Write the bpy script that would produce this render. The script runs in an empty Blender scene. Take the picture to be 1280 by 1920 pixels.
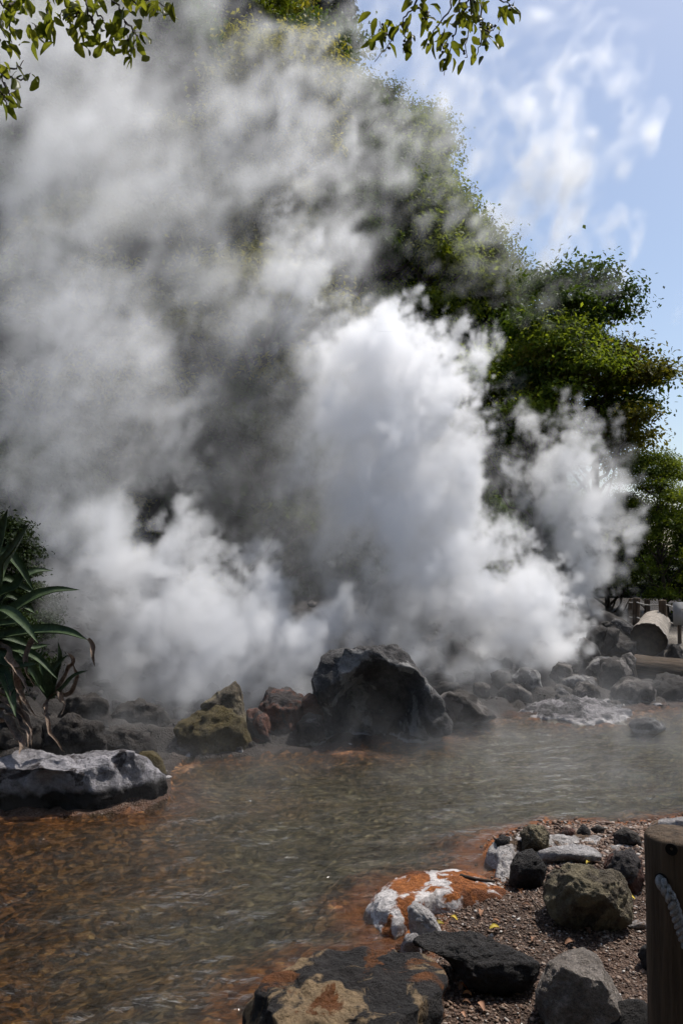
import bpy, bmesh, math, random
import numpy as np
from mathutils import Vector, Matrix
R_ = math.radians
C = bpy.context.scene
COL = C.collection

# ------------------------------------------------------------------ camera
F_PX, PITCH, EYE = 1493.3, R_(3.1), 1.75
cam_d = bpy.data.cameras.new('camera'); cam = bpy.data.objects.new('camera', cam_d); COL.objects.link(cam)
cam_d.sensor_fit = 'VERTICAL'; cam_d.sensor_height = 36; cam_d.lens = 28
cam_d.clip_start = 0.05; cam_d.clip_end = 3000
cam.location = (0, 0, EYE); cam.rotation_euler = (R_(90) + PITCH, 0, 0)
C.camera = cam
# ------------------------------------------------------------------ sky, sun, exposure
SUN_EL, SUN_AZ = R_(62), R_(52)            # azimuth: from +Y towards +X
w = bpy.data.worlds.new('World'); C.world = w; w.use_nodes = True
wn = w.node_tree.nodes; wl = w.node_tree.links; wn.clear()
sky = wn.new('ShaderNodeTexSky'); sky.sky_type = 'NISHITA'; sky.sun_disc = False
sky.sun_elevation = SUN_EL; sky.sun_rotation = SUN_AZ; sky.air_density = 1.0; sky.dust_density = 1.7; sky.ozone_density = .9
bg = wn.new('ShaderNodeBackground'); bg.inputs['Strength'].default_value = 0.14
wo = wn.new('ShaderNodeOutputWorld'); wl.new(sky.outputs[0], bg.inputs[0]); wl.new(bg.outputs[0], wo.inputs[0])
sun_d = bpy.data.lights.new('sun', 'SUN'); sun = bpy.data.objects.new('sun', sun_d); COL.objects.link(sun)
sun_d.energy = 5.0; sun_d.angle = R_(0.5); sun_d.color = (1.0, 0.965, 0.91)
to_sun = Vector((math.sin(SUN_AZ) * math.cos(SUN_EL), math.cos(SUN_AZ) * math.cos(SUN_EL), math.sin(SUN_EL)))
sun.rotation_euler = to_sun.to_track_quat('Z', 'Y').to_euler(); sun.location = (8, 10, 40)
C.view_settings.view_transform = 'Standard'; C.view_settings.look = 'None'
C.view_settings.exposure = 0.0; C.view_settings.gamma = 1.0
cy = C.cycles
cy.max_bounces = 12; cy.diffuse_bounces = 2; cy.glossy_bounces = 2; cy.transmission_bounces = 3
cy.volume_bounces = 10; cy.transparent_max_bounces = 12
cy.volume_step_rate = 2.5; cy.volume_max_steps = 400
cy.use_adaptive_sampling = True; cy.adaptive_threshold = 0.03; cy.adaptive_min_samples = 16
cy.use_denoising = True; cy.denoiser = 'OPENIMAGEDENOISE'
cy.caustics_reflective = False; cy.caustics_refractive = False
cy.time_limit = 1000

# ------------------------------------------------------------------ helpers
CP, SP = math.cos(PITCH), math.sin(PITCH)
CAM = np.array((0, 0, EYE))
def ray(px, py):
    a, b = (px - 640) / F_PX, (960 - py) / F_PX
    return np.array((a, CP - b * SP, SP + b * CP))
def at(px, py, Y):
    d = ray(px, py); return Vector(CAM + d * (Y / d[1]))
def onz(px, py, z=0.0):
    d = ray(px, py); return Vector(CAM + d * ((z - EYE) / d[2]))
rng = np.random.default_rng(7)

def tag(o, label=None, cat=None, group=None, kind=None):
    if label: o['label'] = label
    if cat: o['category'] = cat
    if group: o['group'] = group
    if kind: o['kind'] = kind
    return o
def empty(name, loc=(0, 0, 0), rz=0.0):
    o = bpy.data.objects.new(name, None); COL.objects.link(o); o.location = loc; o.rotation_euler = (0, 0, rz)
    o.empty_display_size = 0.1; return o
def link(name, me, mat=None, parent=None, smooth=True):
    o = bpy.data.objects.new(name, me); COL.objects.link(o)
    if mat is not None and not me.materials: me.materials.append(mat)
    if parent is not None: o.parent = parent
    if smooth: me.polygons.foreach_set('use_smooth', np.ones(len(me.polygons), bool))
    return o
def mesh_np(name, V, Fc):
    """V n x 3, Fc list of (m x k) face index arrays."""
    me = bpy.data.meshes.new(name)
    V = np.asarray(V, np.float32)
    if not isinstance(Fc, (list, tuple)): Fc = [Fc]
    li = np.concatenate([np.asarray(f).ravel() for f in Fc]).astype(np.int32)
    sz = np.concatenate([np.full(len(f), np.asarray(f).shape[1]) for f in Fc]).astype(np.int32)
    st = np.concatenate(([0], np.cumsum(sz)[:-1])).astype(np.int32)
    me.vertices.add(len(V)); me.vertices.foreach_set('co', V.ravel())
    me.loops.add(len(li)); me.loops.foreach_set('vertex_index', li)
    me.polygons.add(len(sz)); me.polygons.foreach_set('loop_start', st)
    me.polygons.foreach_set('loop_total', sz)
    me.update(calc_edges=True); me.validate()
    return me
def attr(me, name, data, dom='POINT'):
    a = me.attributes.new(name, 'FLOAT', dom); a.data.foreach_set('value', np.asarray(data, np.float32))

# ---- noise tiles (periodic, band limited)
def band(n, k, seed):
    r = np.random.default_rng(seed)
    f = np.fft.rfftn(r.standard_normal((n, n, n)).astype(np.float32))
    fx = np.fft.fftfreq(n) * n; fz = np.fft.rfftfreq(n) * n
    kk = np.sqrt(fx[:, None, None] ** 2 + fx[None, :, None] ** 2 + fz[None, None, :] ** 2)
    f *= np.exp(-((np.log2(np.maximum(kk, 1e-6) / k)) ** 2) / 0.25)
    g = np.fft.irfftn(f, s=(n, n, n)).astype(np.float32)
    return g / g.std()
def samp(tile, P, per):
    """trilinear periodic lookup; P n x 3 in metres, per = metres per tile."""
    n = tile.shape[0]
    q = (P * np.float32(n / per)) % n
    i = q.astype(np.int32); f = (q - i).astype(np.float32)
    i %= n; j = (i + 1) % n
    t = tile.ravel()
    x0, x1 = i[:, 0] * n * n, j[:, 0] * n * n; y0, y1 = i[:, 1] * n, j[:, 1] * n; z0, z1 = i[:, 2], j[:, 2]
    fx, fy, fz = f[:, 0], f[:, 1], f[:, 2]
    def e(x, y): return t[x + y + z0] * (1 - fz) + t[x + y + z1] * fz
    return (e(x0, y0) * (1 - fy) + e(x0, y1) * fy) * (1 - fx) + (e(x1, y0) * (1 - fy) + e(x1, y1) * fy) * fx
B64 = [band(64, k, 10 + i) for i, k in enumerate((3, 6, 12, 20))]
WARP = [band(32, 3, 50 + i) for i in range(3)]
FBM = sum(b * a for b, a in zip(B64, (1, .55, .3, .18))); FBM /= FBM.std()
_big = [band(128, k, 80 + i) for i, k in enumerate((4, 8, 16, 32))]
BIL = sum(np.abs(b) * a for b, a in zip(_big, (1, .6, .38, .24))); BIL -= BIL.mean(); BIL /= BIL.std()
PINK = sum(b * a for b, a in zip(_big, (1, .6, .38, .24))); PINK /= PINK.std()

# ---- materials
def nt(name):
    m = bpy.data.materials.new(name); m.use_nodes = True
    n = m.node_tree.nodes; n.clear()
    return m, n, m.node_tree.links
def node(n, t, **kw):
    x = n.new(t)
    for k, v in kw.items():
        if k in x.inputs: x.inputs[k].default_value = v
        else: setattr(x, k, v)
    return x
def ramp(n, pts, interp='LINEAR'):
    r = n.new('ShaderNodeValToRGB'); r.color_ramp.interpolation = interp
    e = r.color_ramp.elements
    while len(e) < len(pts): e.new(0.5)
    for el, (p, c) in zip(e, pts):
        el.position = p; el.color = (*c, 1) if len(c) == 3 else c
    return r
def g3(v): return (v, v, v)
def mixc(n, l, fac, a, b):
    m = n.new('ShaderNodeMix'); m.data_type = 'RGBA'
    for s, v in ((0, fac), (6, a), (7, b)):
        if hasattr(v, 'links'): l.new(v, m.inputs[s])
        else: m.inputs[s].default_value = v if s == 0 else ((*v, 1) if len(v) == 3 else v)
    return m.outputs[2]
def noise(n, l, vec, scale, detail=6, rough=0.6, dist=0.0):
    x = node(n, 'ShaderNodeTexNoise'); x.inputs['Scale'].default_value = scale; x.inputs['Detail'].default_value = detail
    x.inputs['Roughness'].default_value = rough; x.inputs['Distortion'].default_value = dist
    if vec is not None: l.new(vec, x.inputs['Vector'])
    return x.outputs[0]
def rock_mat(name, dark, light, crust=None, crust_amt=0.0, crust2=None, crust2_amt=0.0, scale=4.0, bump=0.5, rough=0.85, crust_scale=1.0, waterline=False, foot_shade=0.0):
    m, n, l = nt(name)
    tc = node(n, 'ShaderNodeNewGeometry'); P = tc.outputs['Position']
    n1 = noise(n, l, P, scale, 10, .68, .3)
    r1 = ramp(n, [(0.33, dark), (0.68, light)]); l.new(n1, r1.inputs[0])
    n2 = noise(n, l, P, scale * 9, 8, .75)
    r2 = ramp(n, [(0.3, g3(.45)), (0.7, g3(1.35))]); l.new(n2, r2.inputs[0])
    mm = n.new('ShaderNodeMix'); mm.data_type = 'RGBA'; mm.blend_type = 'MULTIPLY'; mm.inputs[0].default_value = 1
    l.new(r1.outputs[0], mm.inputs[6]); l.new(r2.outputs[0], mm.inputs[7])
    col = mm.outputs[2]
    for k, (cc, amt) in enumerate(((crust, crust_amt), (crust2, crust2_amt))):
        if cc is None: continue
        off = node(n, 'ShaderNodeVectorMath', operation='ADD'); off.inputs[1].default_value = (3.1 * k + 1, 7.7, 2.3 * k); l.new(P, off.inputs[0])
        nc = noise(n, l, off.outputs[0], 3.2 * crust_scale, 12, .62, .6)
        rc = ramp(n, [(0.60 - amt * .32, g3(0)), (0.64 - amt * .32, g3(1))]); l.new(nc, rc.inputs[0])
        nv = noise(n, l, P, 24, 6, .7)
        rv = ramp(n, [(0.3, tuple(c * .55 for c in cc)), (0.7, tuple(min(1, c * 1.2) for c in cc))]); l.new(nv, rv.inputs[0])
        col = mixc(n, l, rc.outputs[0], col, rv.outputs[0])
    if foot_shade:                                          # shade on the stone's front painted in as a darker foot
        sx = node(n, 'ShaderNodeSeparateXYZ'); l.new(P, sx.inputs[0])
        ma = node(n, 'ShaderNodeMath', operation='MULTIPLY_ADD'); l.new(noise(n, l, P, 2.6, 8, .65, .4), ma.inputs[0]); ma.inputs[1].default_value = foot_shade * 1.6; l.new(sx.outputs[2], ma.inputs[2])
        rw = ramp(n, [(foot_shade * 1.45, g3(1)), (foot_shade * 1.75, g3(0))]); l.new(ma.outputs[0], rw.inputs[0])
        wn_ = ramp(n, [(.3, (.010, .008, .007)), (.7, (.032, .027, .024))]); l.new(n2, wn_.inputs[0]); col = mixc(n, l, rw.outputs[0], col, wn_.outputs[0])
    if waterline:                                   # mineral deposit left by the water just above its surface
        sx = node(n, 'ShaderNodeSeparateXYZ'); l.new(P, sx.inputs[0])
        ma = node(n, 'ShaderNodeMath', operation='MULTIPLY_ADD'); l.new(noise(n, l, P, 9, 5, .6), ma.inputs[0]); ma.inputs[1].default_value = .12; l.new(sx.outputs[2], ma.inputs[2])
        rw = ramp(n, [(0.02, g3(1)), (0.085, g3(.85)), (0.105, g3(0))]); l.new(ma.outputs[0], rw.inputs[0])
        col = mixc(n, l, rw.outputs[0], col, (.42, .39, .38))
    b = node(n, 'ShaderNodeBsdfPrincipled'); l.new(col, b.inputs['Base Color'])
    b.inputs['Roughness'].default_value = rough; b.inputs['Specular IOR Level'].default_value = .3
    nb = noise(n, l, P, scale * 5, 12, .72, .2)
    vb = node(n, 'ShaderNodeTexVoronoi', distance='EUCLIDEAN'); vb.inputs['Scale'].default_value = scale * 14; l.new(P, vb.inputs['Vector'])
    ad = node(n, 'ShaderNodeMath', operation='MULTIPLY_ADD'); l.new(vb.outputs[0], ad.inputs[0]); ad.inputs[1].default_value = .10; nlow = noise(n, l, P, scale * 1.6, 6, .6, .6); al_ = node(n, 'ShaderNodeMath', operation='MULTIPLY_ADD'); l.new(nlow, al_.inputs[0]); al_.inputs[1].default_value = 1.3; l.new(nb, al_.inputs[2]); l.new(al_.outputs[0], ad.inputs[2])
    bp = node(n, 'ShaderNodeBump'); bp.inputs['Strength'].default_value = bump; bp.inputs['Distance'].default_value = .05
    l.new(ad.outputs[0], bp.inputs['Height']); l.new(bp.outputs[0], b.inputs['Normal'])
    o = node(n, 'ShaderNodeOutputMaterial'); l.new(b.outputs[0], o.inputs[0])
    return m
def leaf_mat(name, lo, hi, trans=0.4, gloss=.6, vein=False):
    m, n, l = nt(name)
    a = node(n, 'ShaderNodeAttribute', attribute_name='tone')
    r = ramp(n, [(0, lo), (1, hi)]); l.new(a.outputs['Fac'], r.inputs[0])
    oi = node(n, 'ShaderNodeObjectInfo')
    hs = node(n, 'ShaderNodeHueSaturation')
    mr = node(n, 'ShaderNodeMapRange'); l.new(oi.outputs['Random'], mr.inputs[0]); mr.inputs[3].default_value = .5; mr.inputs[4].default_value = 1.55
    l.new(mr.outputs[0], hs.inputs['Value']); l.new(r.outputs[0], hs.inputs['Color'])
    col = hs.outputs[0]
    if vein:
        g = node(n, 'ShaderNodeNewGeometry'); col = mixc(n, l, noise(n, l, g.outputs['Position'], 60, 4, .6), col, tuple(c * .5 for c in lo))
    b = node(n, 'ShaderNodeBsdfPrincipled'); l.new(col, b.inputs['Base Color']); b.inputs['Roughness'].default_value = gloss
    b.inputs['Specular IOR Level'].default_value = .08
    t = node(n, 'ShaderNodeBsdfTranslucent')
    tcol = node(n, 'ShaderNodeMix'); tcol.data_type = 'RGBA'; tcol.blend_type = 'MULTIPLY'; tcol.inputs[0].default_value = 1
    l.new(col, tcol.inputs[6]); tcol.inputs[7].default_value = (2.2, 2.0, .8, 1); l.new(tcol.outputs[2], t.inputs[0])
    mx = node(n, 'ShaderNodeMixShader'); mx.inputs[0].default_value = trans; l.new(b.outputs[0], mx.inputs[1]); l.new(t.outputs[0], mx.inputs[2])
    o = node(n, 'ShaderNodeOutputMaterial'); l.new(mx.outputs[0], o.inputs[0])
    return m
def plain_mat(name, a, b_, scale=(8, 8, 8), rough=.8, bump=.3, detail=8):
    m, n, l = nt(name)
    tc = node(n, 'ShaderNodeTexCoord'); mp = node(n, 'ShaderNodeMapping'); mp.inputs['Scale'].default_value = scale; l.new(tc.outputs['Object'], mp.inputs[0])
    nn = noise(n, l, mp.outputs[0], 1.0, detail, .65, .4)
    r = ramp(n, [(.3, a), (.7, b_)]); l.new(nn, r.inputs[0])
    b = node(n, 'ShaderNodeBsdfPrincipled'); l.new(r.outputs[0], b.inputs['Base Color']); b.inputs['Roughness'].default_value = rough
    b.inputs['Specular IOR Level'].default_value = .25
    bp = node(n, 'ShaderNodeBump'); bp.inputs['Strength'].default_value = bump; bp.inputs['Distance'].default_value = .02; l.new(nn, bp.inputs['Height']); l.new(bp.outputs[0], b.inputs['Normal'])
    o = node(n, 'ShaderNodeOutputMaterial'); l.new(b.outputs[0], o.inputs[0])
    return m

# ------------------------------------------------------------------ ground with the pool basin
shore_px = [(1500, 1515), (1280, 1531), (1180, 1544), (1100, 1542), (1020, 1543), (960, 1556), (915, 1578), (905, 1600), (935, 1630), (940, 1655), (850, 1640),
            (720, 1662), (690, 1700), (735, 1745), (775, 1752), (765, 1775), (680, 1790), (560, 1815), (480, 1870), (440, 1960), (400, 2100)]
far_px = [(0, 1535), (120, 1535), (270, 1522), (322, 1495), (320, 1450), (345, 1425), (440, 1418), (600, 1408), (700, 1398), (790, 1386), (835, 1362),
          (925, 1344), (1000, 1346), (1100, 1352), (1160, 1335), (1230, 1328), (1320, 1322), (1600, 1322)]
poly = [onz(*p).xy for p in shore_px] + [Vector((-.7, 1.2)), Vector((-6.5, 1.2)), Vector((-6.5, 5.2))] + [onz(*p).xy for p in far_px] + [Vector((9.5, 8.5)), Vector((9.5, 5.6))]
PA = np.array([tuple(p) for p in poly]); PB = np.roll(PA, -1, 0)
def sdist(x, y):
    """+ outside the pool, - inside."""
    d = np.full(x.shape, 1e9); ins = np.zeros(x.shape, bool)
    for (ax, ay), (bx, by) in zip(PA, PB):
        ex, ey = bx - ax, by - ay
        t = np.clip(((x - ax) * ex + (y - ay) * ey) / (ex * ex + ey * ey + 1e-12), 0, 1)
        d = np.minimum(d, np.hypot(x - ax - t * ex, y - ay - t * ey))
        with np.errstate(divide='ignore', invalid='ignore'):
            ins ^= ((ay > y) != (by > y)) & (x < (bx - ax) * (y - ay) / (by - ay) + ax)
    return np.where(ins, -d, d)
def sstep(a, b, x):
    t = np.clip((x - a) / (b - a), 0, 1); return t * t * (3 - 2 * t)
def height(x, y):
    x = np.asarray(x, float); y = np.asarray(y, float)
    s = sdist(x, y)
    P = np.stack([x.ravel(), y.ravel(), np.zeros(x.size)], 1).astype(np.float32)
    nz = samp(FBM, P, 2.3).reshape(x.shape); nz2 = samp(FBM, P + 5, .7).reshape(x.shape)
    bed = -.02 - .15 * sstep(0, .9, -s) * (1 - .68 * sstep(2.1, 2.9, x)) + .015 * nz + .008 * nz2
    far = sstep(4.8, 6.4, y + .0 * x)                       # which side of the pool
    near_h = .015 + .075 * sstep(0, .5, s) + .006 * nz + .004 * nz2
    far_h = .02 + .08 * sstep(0, 1.2, s) + .28 * sstep(1.5, 3.2, s) + .42 * sstep(2.8, 6.0, s) + .05 * nz * sstep(0, .5, s) + .015 * nz2
    far_h += .9 * sstep(-2.2, -5.5, x) * sstep(0, 1.5, s)
    path = sstep(4.6, 5.6, x) * sstep(10.6, 11.6, y); far_h = far_h * (1 - path) + .42 * path
    land = near_h * (1 - far) + far_h * far
    return np.where(s < 0, bed, land), s
def gz(x, y): return float(height(np.array([x]), np.array([y]))[0][0])
def lines(a, b, st, lo, hi):
    c = list(np.arange(a, b + 1e-6, st)); s, v = st, b
    while v < hi: s *= 1.35; v += s; c.append(v)
    s, v = st, a; pre = []
    while v > lo: s *= 1.35; v -= s; pre.append(v)
    return np.array(pre[::-1] + c)
gx = lines(-5.2, 6.0, .04, -900, 900); gy = lines(1.6, 13.5, .04, -60, 1500)
X, Y = np.meshgrid(gx, gy, indexing='ij')
Z, S = height(X, Y)
nx, ny = X.shape
idx = np.arange(nx * ny).reshape(nx, ny)
quads = np.stack([idx[:-1, :-1], idx[1:, :-1], idx[1:, 1:], idx[:-1, 1:]], -1).reshape(-1, 4)
gm = mesh_np('ground', np.stack([X, Y, Z], -1).reshape(-1, 3), quads)
attr(gm, 'shore', S.ravel()); 
def ground_mat():
    m, n, l = nt('ground_soil')
    g = node(n, 'ShaderNodeNewGeometry'); P = g.outputs['Position']
    at_ = node(n, 'ShaderNodeAttribute', attribute_name='shore')
    # land: brown gravelly soil
    v = node(n, 'ShaderNodeTexVoronoi'); v.inputs['Scale'].default_value = 85; l.new(P, v.inputs['Vector'])
    rl = ramp(n, [(0, (.03, .016, .010)), (.45, (.07, .038, .023)), (.8, (.12, .08, .058)), (1, (.22, .18, .15))]); l.new(v.outputs['Color'], rl.inputs[0])
    nL = noise(n, l, P, 2.2, 8, .6); rr = ramp(n, [(.35, g3(.6)), (.65, g3(1.2))]); l.new(nL, rr.inputs[0])
    ml = n.new('ShaderNodeMix'); ml.data_type = 'RGBA'; ml.blend_type = 'MULTIPLY'; ml.inputs[0].default_value = 1; l.new(rl.outputs[0], ml.inputs[6]); l.new(rr.outputs[0], ml.inputs[7])
    land = ml.outputs[2]
    # bed: flakes of brown and olive, more orange near the shores and to the west
    mp = node(n, 'ShaderNodeMapping'); mp.inputs['Scale'].default_value = (1, 1.1, 1); l.new(P, mp.inputs[0])
    wv = noise(n, l, mp.outputs[0], 5, 4, .6)
    dv = node(n, 'ShaderNodeVectorMath', operation='MULTIPLY_ADD'); l.new(wv, dv.inputs[0]); dv.inputs[1].default_value = (.10, .10, .10); l.new(mp.outputs[0], dv.inputs[2])
    vb = node(n, 'ShaderNodeTexVoronoi'); vb.inputs['Scale'].default_value = 30; l.new(dv.outputs[0], vb.inputs['Vector'])
    nb = noise(n, l, dv.outputs[0], 15, 10, .78, .25)
    av = node(n, 'ShaderNodeMath', operation='MULTIPLY_ADD'); l.new(vb.outputs['Color'], av.inputs[0]); av.inputs[1].default_value = .35; l.new(nb, av.inputs[2])
    ro = ramp(n, [(.46, (.010, .005, .003)), (.64, (.042, .017, .007)), (.80, (.19, .072, .019)), (1, (.42, .24, .09))]); l.new(av.outputs[0], ro.inputs[0])
    rg = ramp(n, [(.42, (.010, .009, .006)), (.64, (.042, .036, .024)), (.82, (.13, .108, .066)), (1, (.34, .30, .19))]); l.new(av.outputs[0], rg.inputs[0])
    sx = node(n, 'ShaderNodeSeparateXYZ'); l.new(P, sx.inputs[0])
    # fac orange = near shore or west
    nw = noise(n, l, P, 1.1, 5, .55)
    e1 = node(n, 'ShaderNodeMapRange'); l.new(at_.outputs['Fac'], e1.inputs[0]); e1.inputs[1].default_value = -.5; e1.inputs[2].default_value = -.12
    e2 = node(n, 'ShaderNodeMapRange'); l.new(sx.outputs[0], e2.inputs[0]); e2.inputs[1].default_value = -.3; e2.inputs[2].default_value = -2.0
    mxx = node(n, 'ShaderNodeMath', operation='MAXIMUM'); l.new(e1.outputs[0], mxx.inputs[0]); l.new(e2.outputs[0], mxx.inputs[1])
    nad = node(n, 'ShaderNodeMath', operation='MULTIPLY_ADD'); l.new(nw, nad.inputs[0]); nad.inputs[1].default_value = 1.6; nad.inputs[2].default_value = -.85
    ad = node(n, 'ShaderNodeMath', operation='ADD', use_clamp=True); l.new(mxx.outputs[0], ad.inputs[0]); l.new(nad.outputs[0], ad.inputs[1])
    bed = mixc(n, l, ad.outputs[0], rg.outputs[0], ro.outputs[0])
    # orange algae mat around the edge of the water, white crust patches
    sn = node(n, 'ShaderNodeMath', operation='MULTIPLY_ADD'); l.new(noise(n, l, P, 3.5, 8, .6, .5), sn.inputs[0]); sn.inputs[1].default_value = .5; l.new(at_.outputs['Fac'], sn.inputs[2])
    no = noise(n, l, P, 30, 8, .65)
    rob = ramp(n, [(.3, (.13, .036, .008)), (.7, (.34, .115, .027))]); l.new(no, rob.inputs[0])
    r1 = ramp(n, [(0.02, g3(0)), (.14, g3(1)), (.36, g3(1)), (.46, g3(0))]); l.new(sn.outputs[0], r1.inputs[0])
    far = node(n, 'ShaderNodeMapRange'); l.new(sx.outputs[1], far.inputs[0]); far.inputs[1].default_value = 5.6; far.inputs[2].default_value = 6.4; far.inputs[3].default_value = 1; far.inputs[4].default_value = .15
    fx_ = node(n, 'ShaderNodeMapRange'); l.new(sx.outputs[0], fx_.inputs[0]); fx_.inputs[1].default_value = -.4; fx_.inputs[2].default_value = .3; fx_.inputs[3].default_value = .18
    pt_ = ramp(n, [(.36, g3(.15)), (.56, g3(1))]); l.new(noise(n, l, P, 4.5, 9, .66, .6), pt_.inputs[0])
    fm_ = node(n, 'ShaderNodeMath', operation='MULTIPLY'); l.new(fx_.outputs[0], fm_.inputs[0]); l.new(pt_.outputs[0], fm_.inputs[1])
    fn_ = node(n, 'ShaderNodeMath', operation='MULTIPLY'); l.new(far.outputs[0], fn_.inputs[0]); l.new(fm_.outputs[0], fn_.inputs[1]); far = fn_
    m1 = node(n, 'ShaderNodeMath', operation='MULTIPLY'); l.new(r1.outputs[0], m1.inputs[0]); l.new(far.outputs[0], m1.inputs[1])
    isl = node(n, 'ShaderNodeMath', operation='GREATER_THAN'); l.new(at_.outputs['Fac'], isl.inputs[0]); isl.inputs[1].default_value = 0.0
    col = mixc(n, l, isl.outputs[0], bed, land)
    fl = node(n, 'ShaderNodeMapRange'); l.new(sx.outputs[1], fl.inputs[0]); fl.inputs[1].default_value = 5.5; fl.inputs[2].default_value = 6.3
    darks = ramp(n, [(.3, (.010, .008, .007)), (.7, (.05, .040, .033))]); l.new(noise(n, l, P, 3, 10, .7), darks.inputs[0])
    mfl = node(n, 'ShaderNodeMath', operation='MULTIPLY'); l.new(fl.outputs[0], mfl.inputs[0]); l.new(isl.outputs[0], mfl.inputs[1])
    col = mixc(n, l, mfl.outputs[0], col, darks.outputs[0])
    # pale trodden path by the far fence
    pp = node(n, 'ShaderNodeMapRange'); l.new(sx.outputs[0], pp.inputs[0]); pp.inputs[1].default_value = 4.6; pp.inputs[2].default_value = 5.4
    pq = node(n, 'ShaderNodeMath', operation='MULTIPLY'); l.new(pp.outputs[0], pq.inputs[0]); l.new(mfl.outputs[0], pq.inputs[1])
    py_ = node(n, 'ShaderNodeMapRange'); l.new(sx.outputs[1], py_.inputs[0]); py_.inputs[1].default_value = 14.2; py_.inputs[2].default_value = 13.2
    pz_ = node(n, 'ShaderNodeMath', operation='MULTIPLY'); l.new(pq.outputs[0], pz_.inputs[0]); l.new(py_.outputs[0], pz_.inputs[1]); pq = pz_
    pc = ramp(n, [(.3, (.10, .085, .07)), (.7, (.34, .30, .25))]); l.new(noise(n, l, P, 9, 10, .7), pc.inputs[0])
    col = mixc(n, l, pq.outputs[0], col, pc.outputs[0])
    col = mixc(n, l, m1.outputs[0], col, rob.outputs[0])
    b = node(n, 'ShaderNodeBsdfPrincipled'); l.new(col, b.inputs['Base Color']); b.inputs['Roughness'].default_value = .8; b.inputs['Specular IOR Level'].default_value = .3
    vl = node(n, 'ShaderNodeMath', operation='MULTIPLY'); l.new(v.outputs['Distance'], vl.inputs[0]); l.new(isl.outputs[0], vl.inputs[1])
    hh = node(n, 'ShaderNodeMath', operation='ADD'); l.new(vl.outputs[0], hh.inputs[0]); l.new(nb, hh.inputs[1])
    bp = node(n, 'ShaderNodeBump'); bp.inputs['Strength'].default_value = .7; bp.inputs['Distance'].default_value = .03; l.new(hh.outputs[0], bp.inputs['Height']); l.new(bp.outputs[0], b.inputs['Normal'])
    o = node(n, 'ShaderNodeOutputMaterial'); l.new(b.outputs[0], o.inputs[0])
    return m
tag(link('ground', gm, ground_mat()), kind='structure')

# water: rippled sheet
def water():
    wx = np.arange(-6.4, 9.0, .035); wy = np.arange(1.25, 10.2, .035)
    X, Y = np.meshgrid(wx, wy, indexing='ij')
    P = np.stack([X.ravel(), Y.ravel(), 0 * X.ravel()], 1).astype(np.float32)
    a = R_(24); U = P.copy(); U[:, 0] = (P[:, 0] * math.cos(a) + P[:, 1] * math.sin(a)) * .42; U[:, 1] = -P[:, 0] * math.sin(a) + P[:, 1] * math.cos(a)
    z = .006 * samp(FBM, U, 2.6) + .0042 * samp(FBM, U + 9, .9)
    n1, n2 = X.shape; ix = np.arange(n1 * n2).reshape(n1, n2)
    q = np.stack([ix[:-1, :-1], ix[1:, :-1], ix[1:, 1:], ix[:-1, 1:]], -1).reshape(-1, 4)
    P[:, 2] = z
    me = mesh_np('water', P, q)
    m, n, l = nt('pool_water')
    g = node(n, 'ShaderNodeNewGeometry'); mp = node(n, 'ShaderNodeMapping'); mp.inputs['Rotation'].default_value = (0, 0, R_(-20)); mp.inputs['Scale'].default_value = (.5, 1.1, 1); l.new(g.outputs['Position'], mp.inputs[0])
    n1_ = noise(n, l, mp.outputs[0], 16, 5, .6, .8)
    rf = node(n, 'ShaderNodeMapRange'); l.new(noise(n, l, g.outputs['Position'], .9, 3, .5), rf.inputs[0]); rf.inputs[1].default_value = .35; rf.inputs[2].default_value = .65; rf.inputs[3].default_value = .4; rf.inputs[4].default_value = 1.0
    bp = node(n, 'ShaderNodeBump'); l.new(rf.outputs[0], bp.inputs['Strength']); bp.inputs['Distance'].default_value = .045
    n2_ = noise(n, l, mp.outputs[0], 6, 4, .55, .5); na_ = node(n, 'ShaderNodeMath', operation='ADD'); l.new(n1_, na_.inputs[0]); l.new(n2_, na_.inputs[1]); l.new(na_.outputs[0], bp.inputs['Height'])
    fr = node(n, 'ShaderNodeFresnel'); fr.inputs[0].default_value = 1.33; l.new(bp.outputs[0], fr.inputs[1])
    gl = node(n, 'ShaderNodeBsdfGlossy'); gl.inputs['Roughness'].default_value = .06; l.new(bp.outputs[0], gl.inputs['Normal'])
    tr = node(n, 'ShaderNodeBsdfTransparent'); tr.inputs[0].default_value = (.74, .73, .63, 1)
    mx = node(n, 'ShaderNodeMixShader'); l.new(fr.outputs[0], mx.inputs[0]); l.new(tr.outputs[0], mx.inputs[1]); l.new(gl.outputs[0], mx.inputs[2])
    o = node(n, 'ShaderNodeOutputMaterial'); l.new(mx.outputs[0], o.inputs[0])
    tag(link('water', me, m), kind='structure')
water()

# ------------------------------------------------------------------ hill
HC = np.array((-12.0, 33.0)); HK = .85
HZ = np.array([-1, 0, 6, 12, 17, 20, 23, 26, 28.0]); HR = np.array([20.3, 20, 19.3, 17.4, 14.2, 11.0, 8.8, 4.0, .05])
def hill_p(phi, z):
    phi = np.asarray(phi, float); z = np.asarray(z, float)
    r = np.interp(z, HZ, HR)
    P = np.stack([phi * 20, z, 0 * z + 3], -1).reshape(-1, 3).astype(np.float32)
    r = r + (1.1 * samp(FBM, P, 22.0) + .35 * samp(FBM, P, 6.0)).reshape(phi.shape) * np.clip(r / 6, 0, 1)
    return np.stack([HC[0] + r * np.sin(phi), HC[1] - HK * r * np.cos(phi), z], -1)
ph, zz = np.meshgrid(np.linspace(-math.pi, math.pi, 361)[:-1], np.linspace(-1, 28, 90), indexing='ij')
HP = hill_p(ph, zz); n1, n2 = ph.shape; ix = np.arange(n1 * n2).reshape(n1, n2); jx = np.roll(ix, -1, 0)
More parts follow.
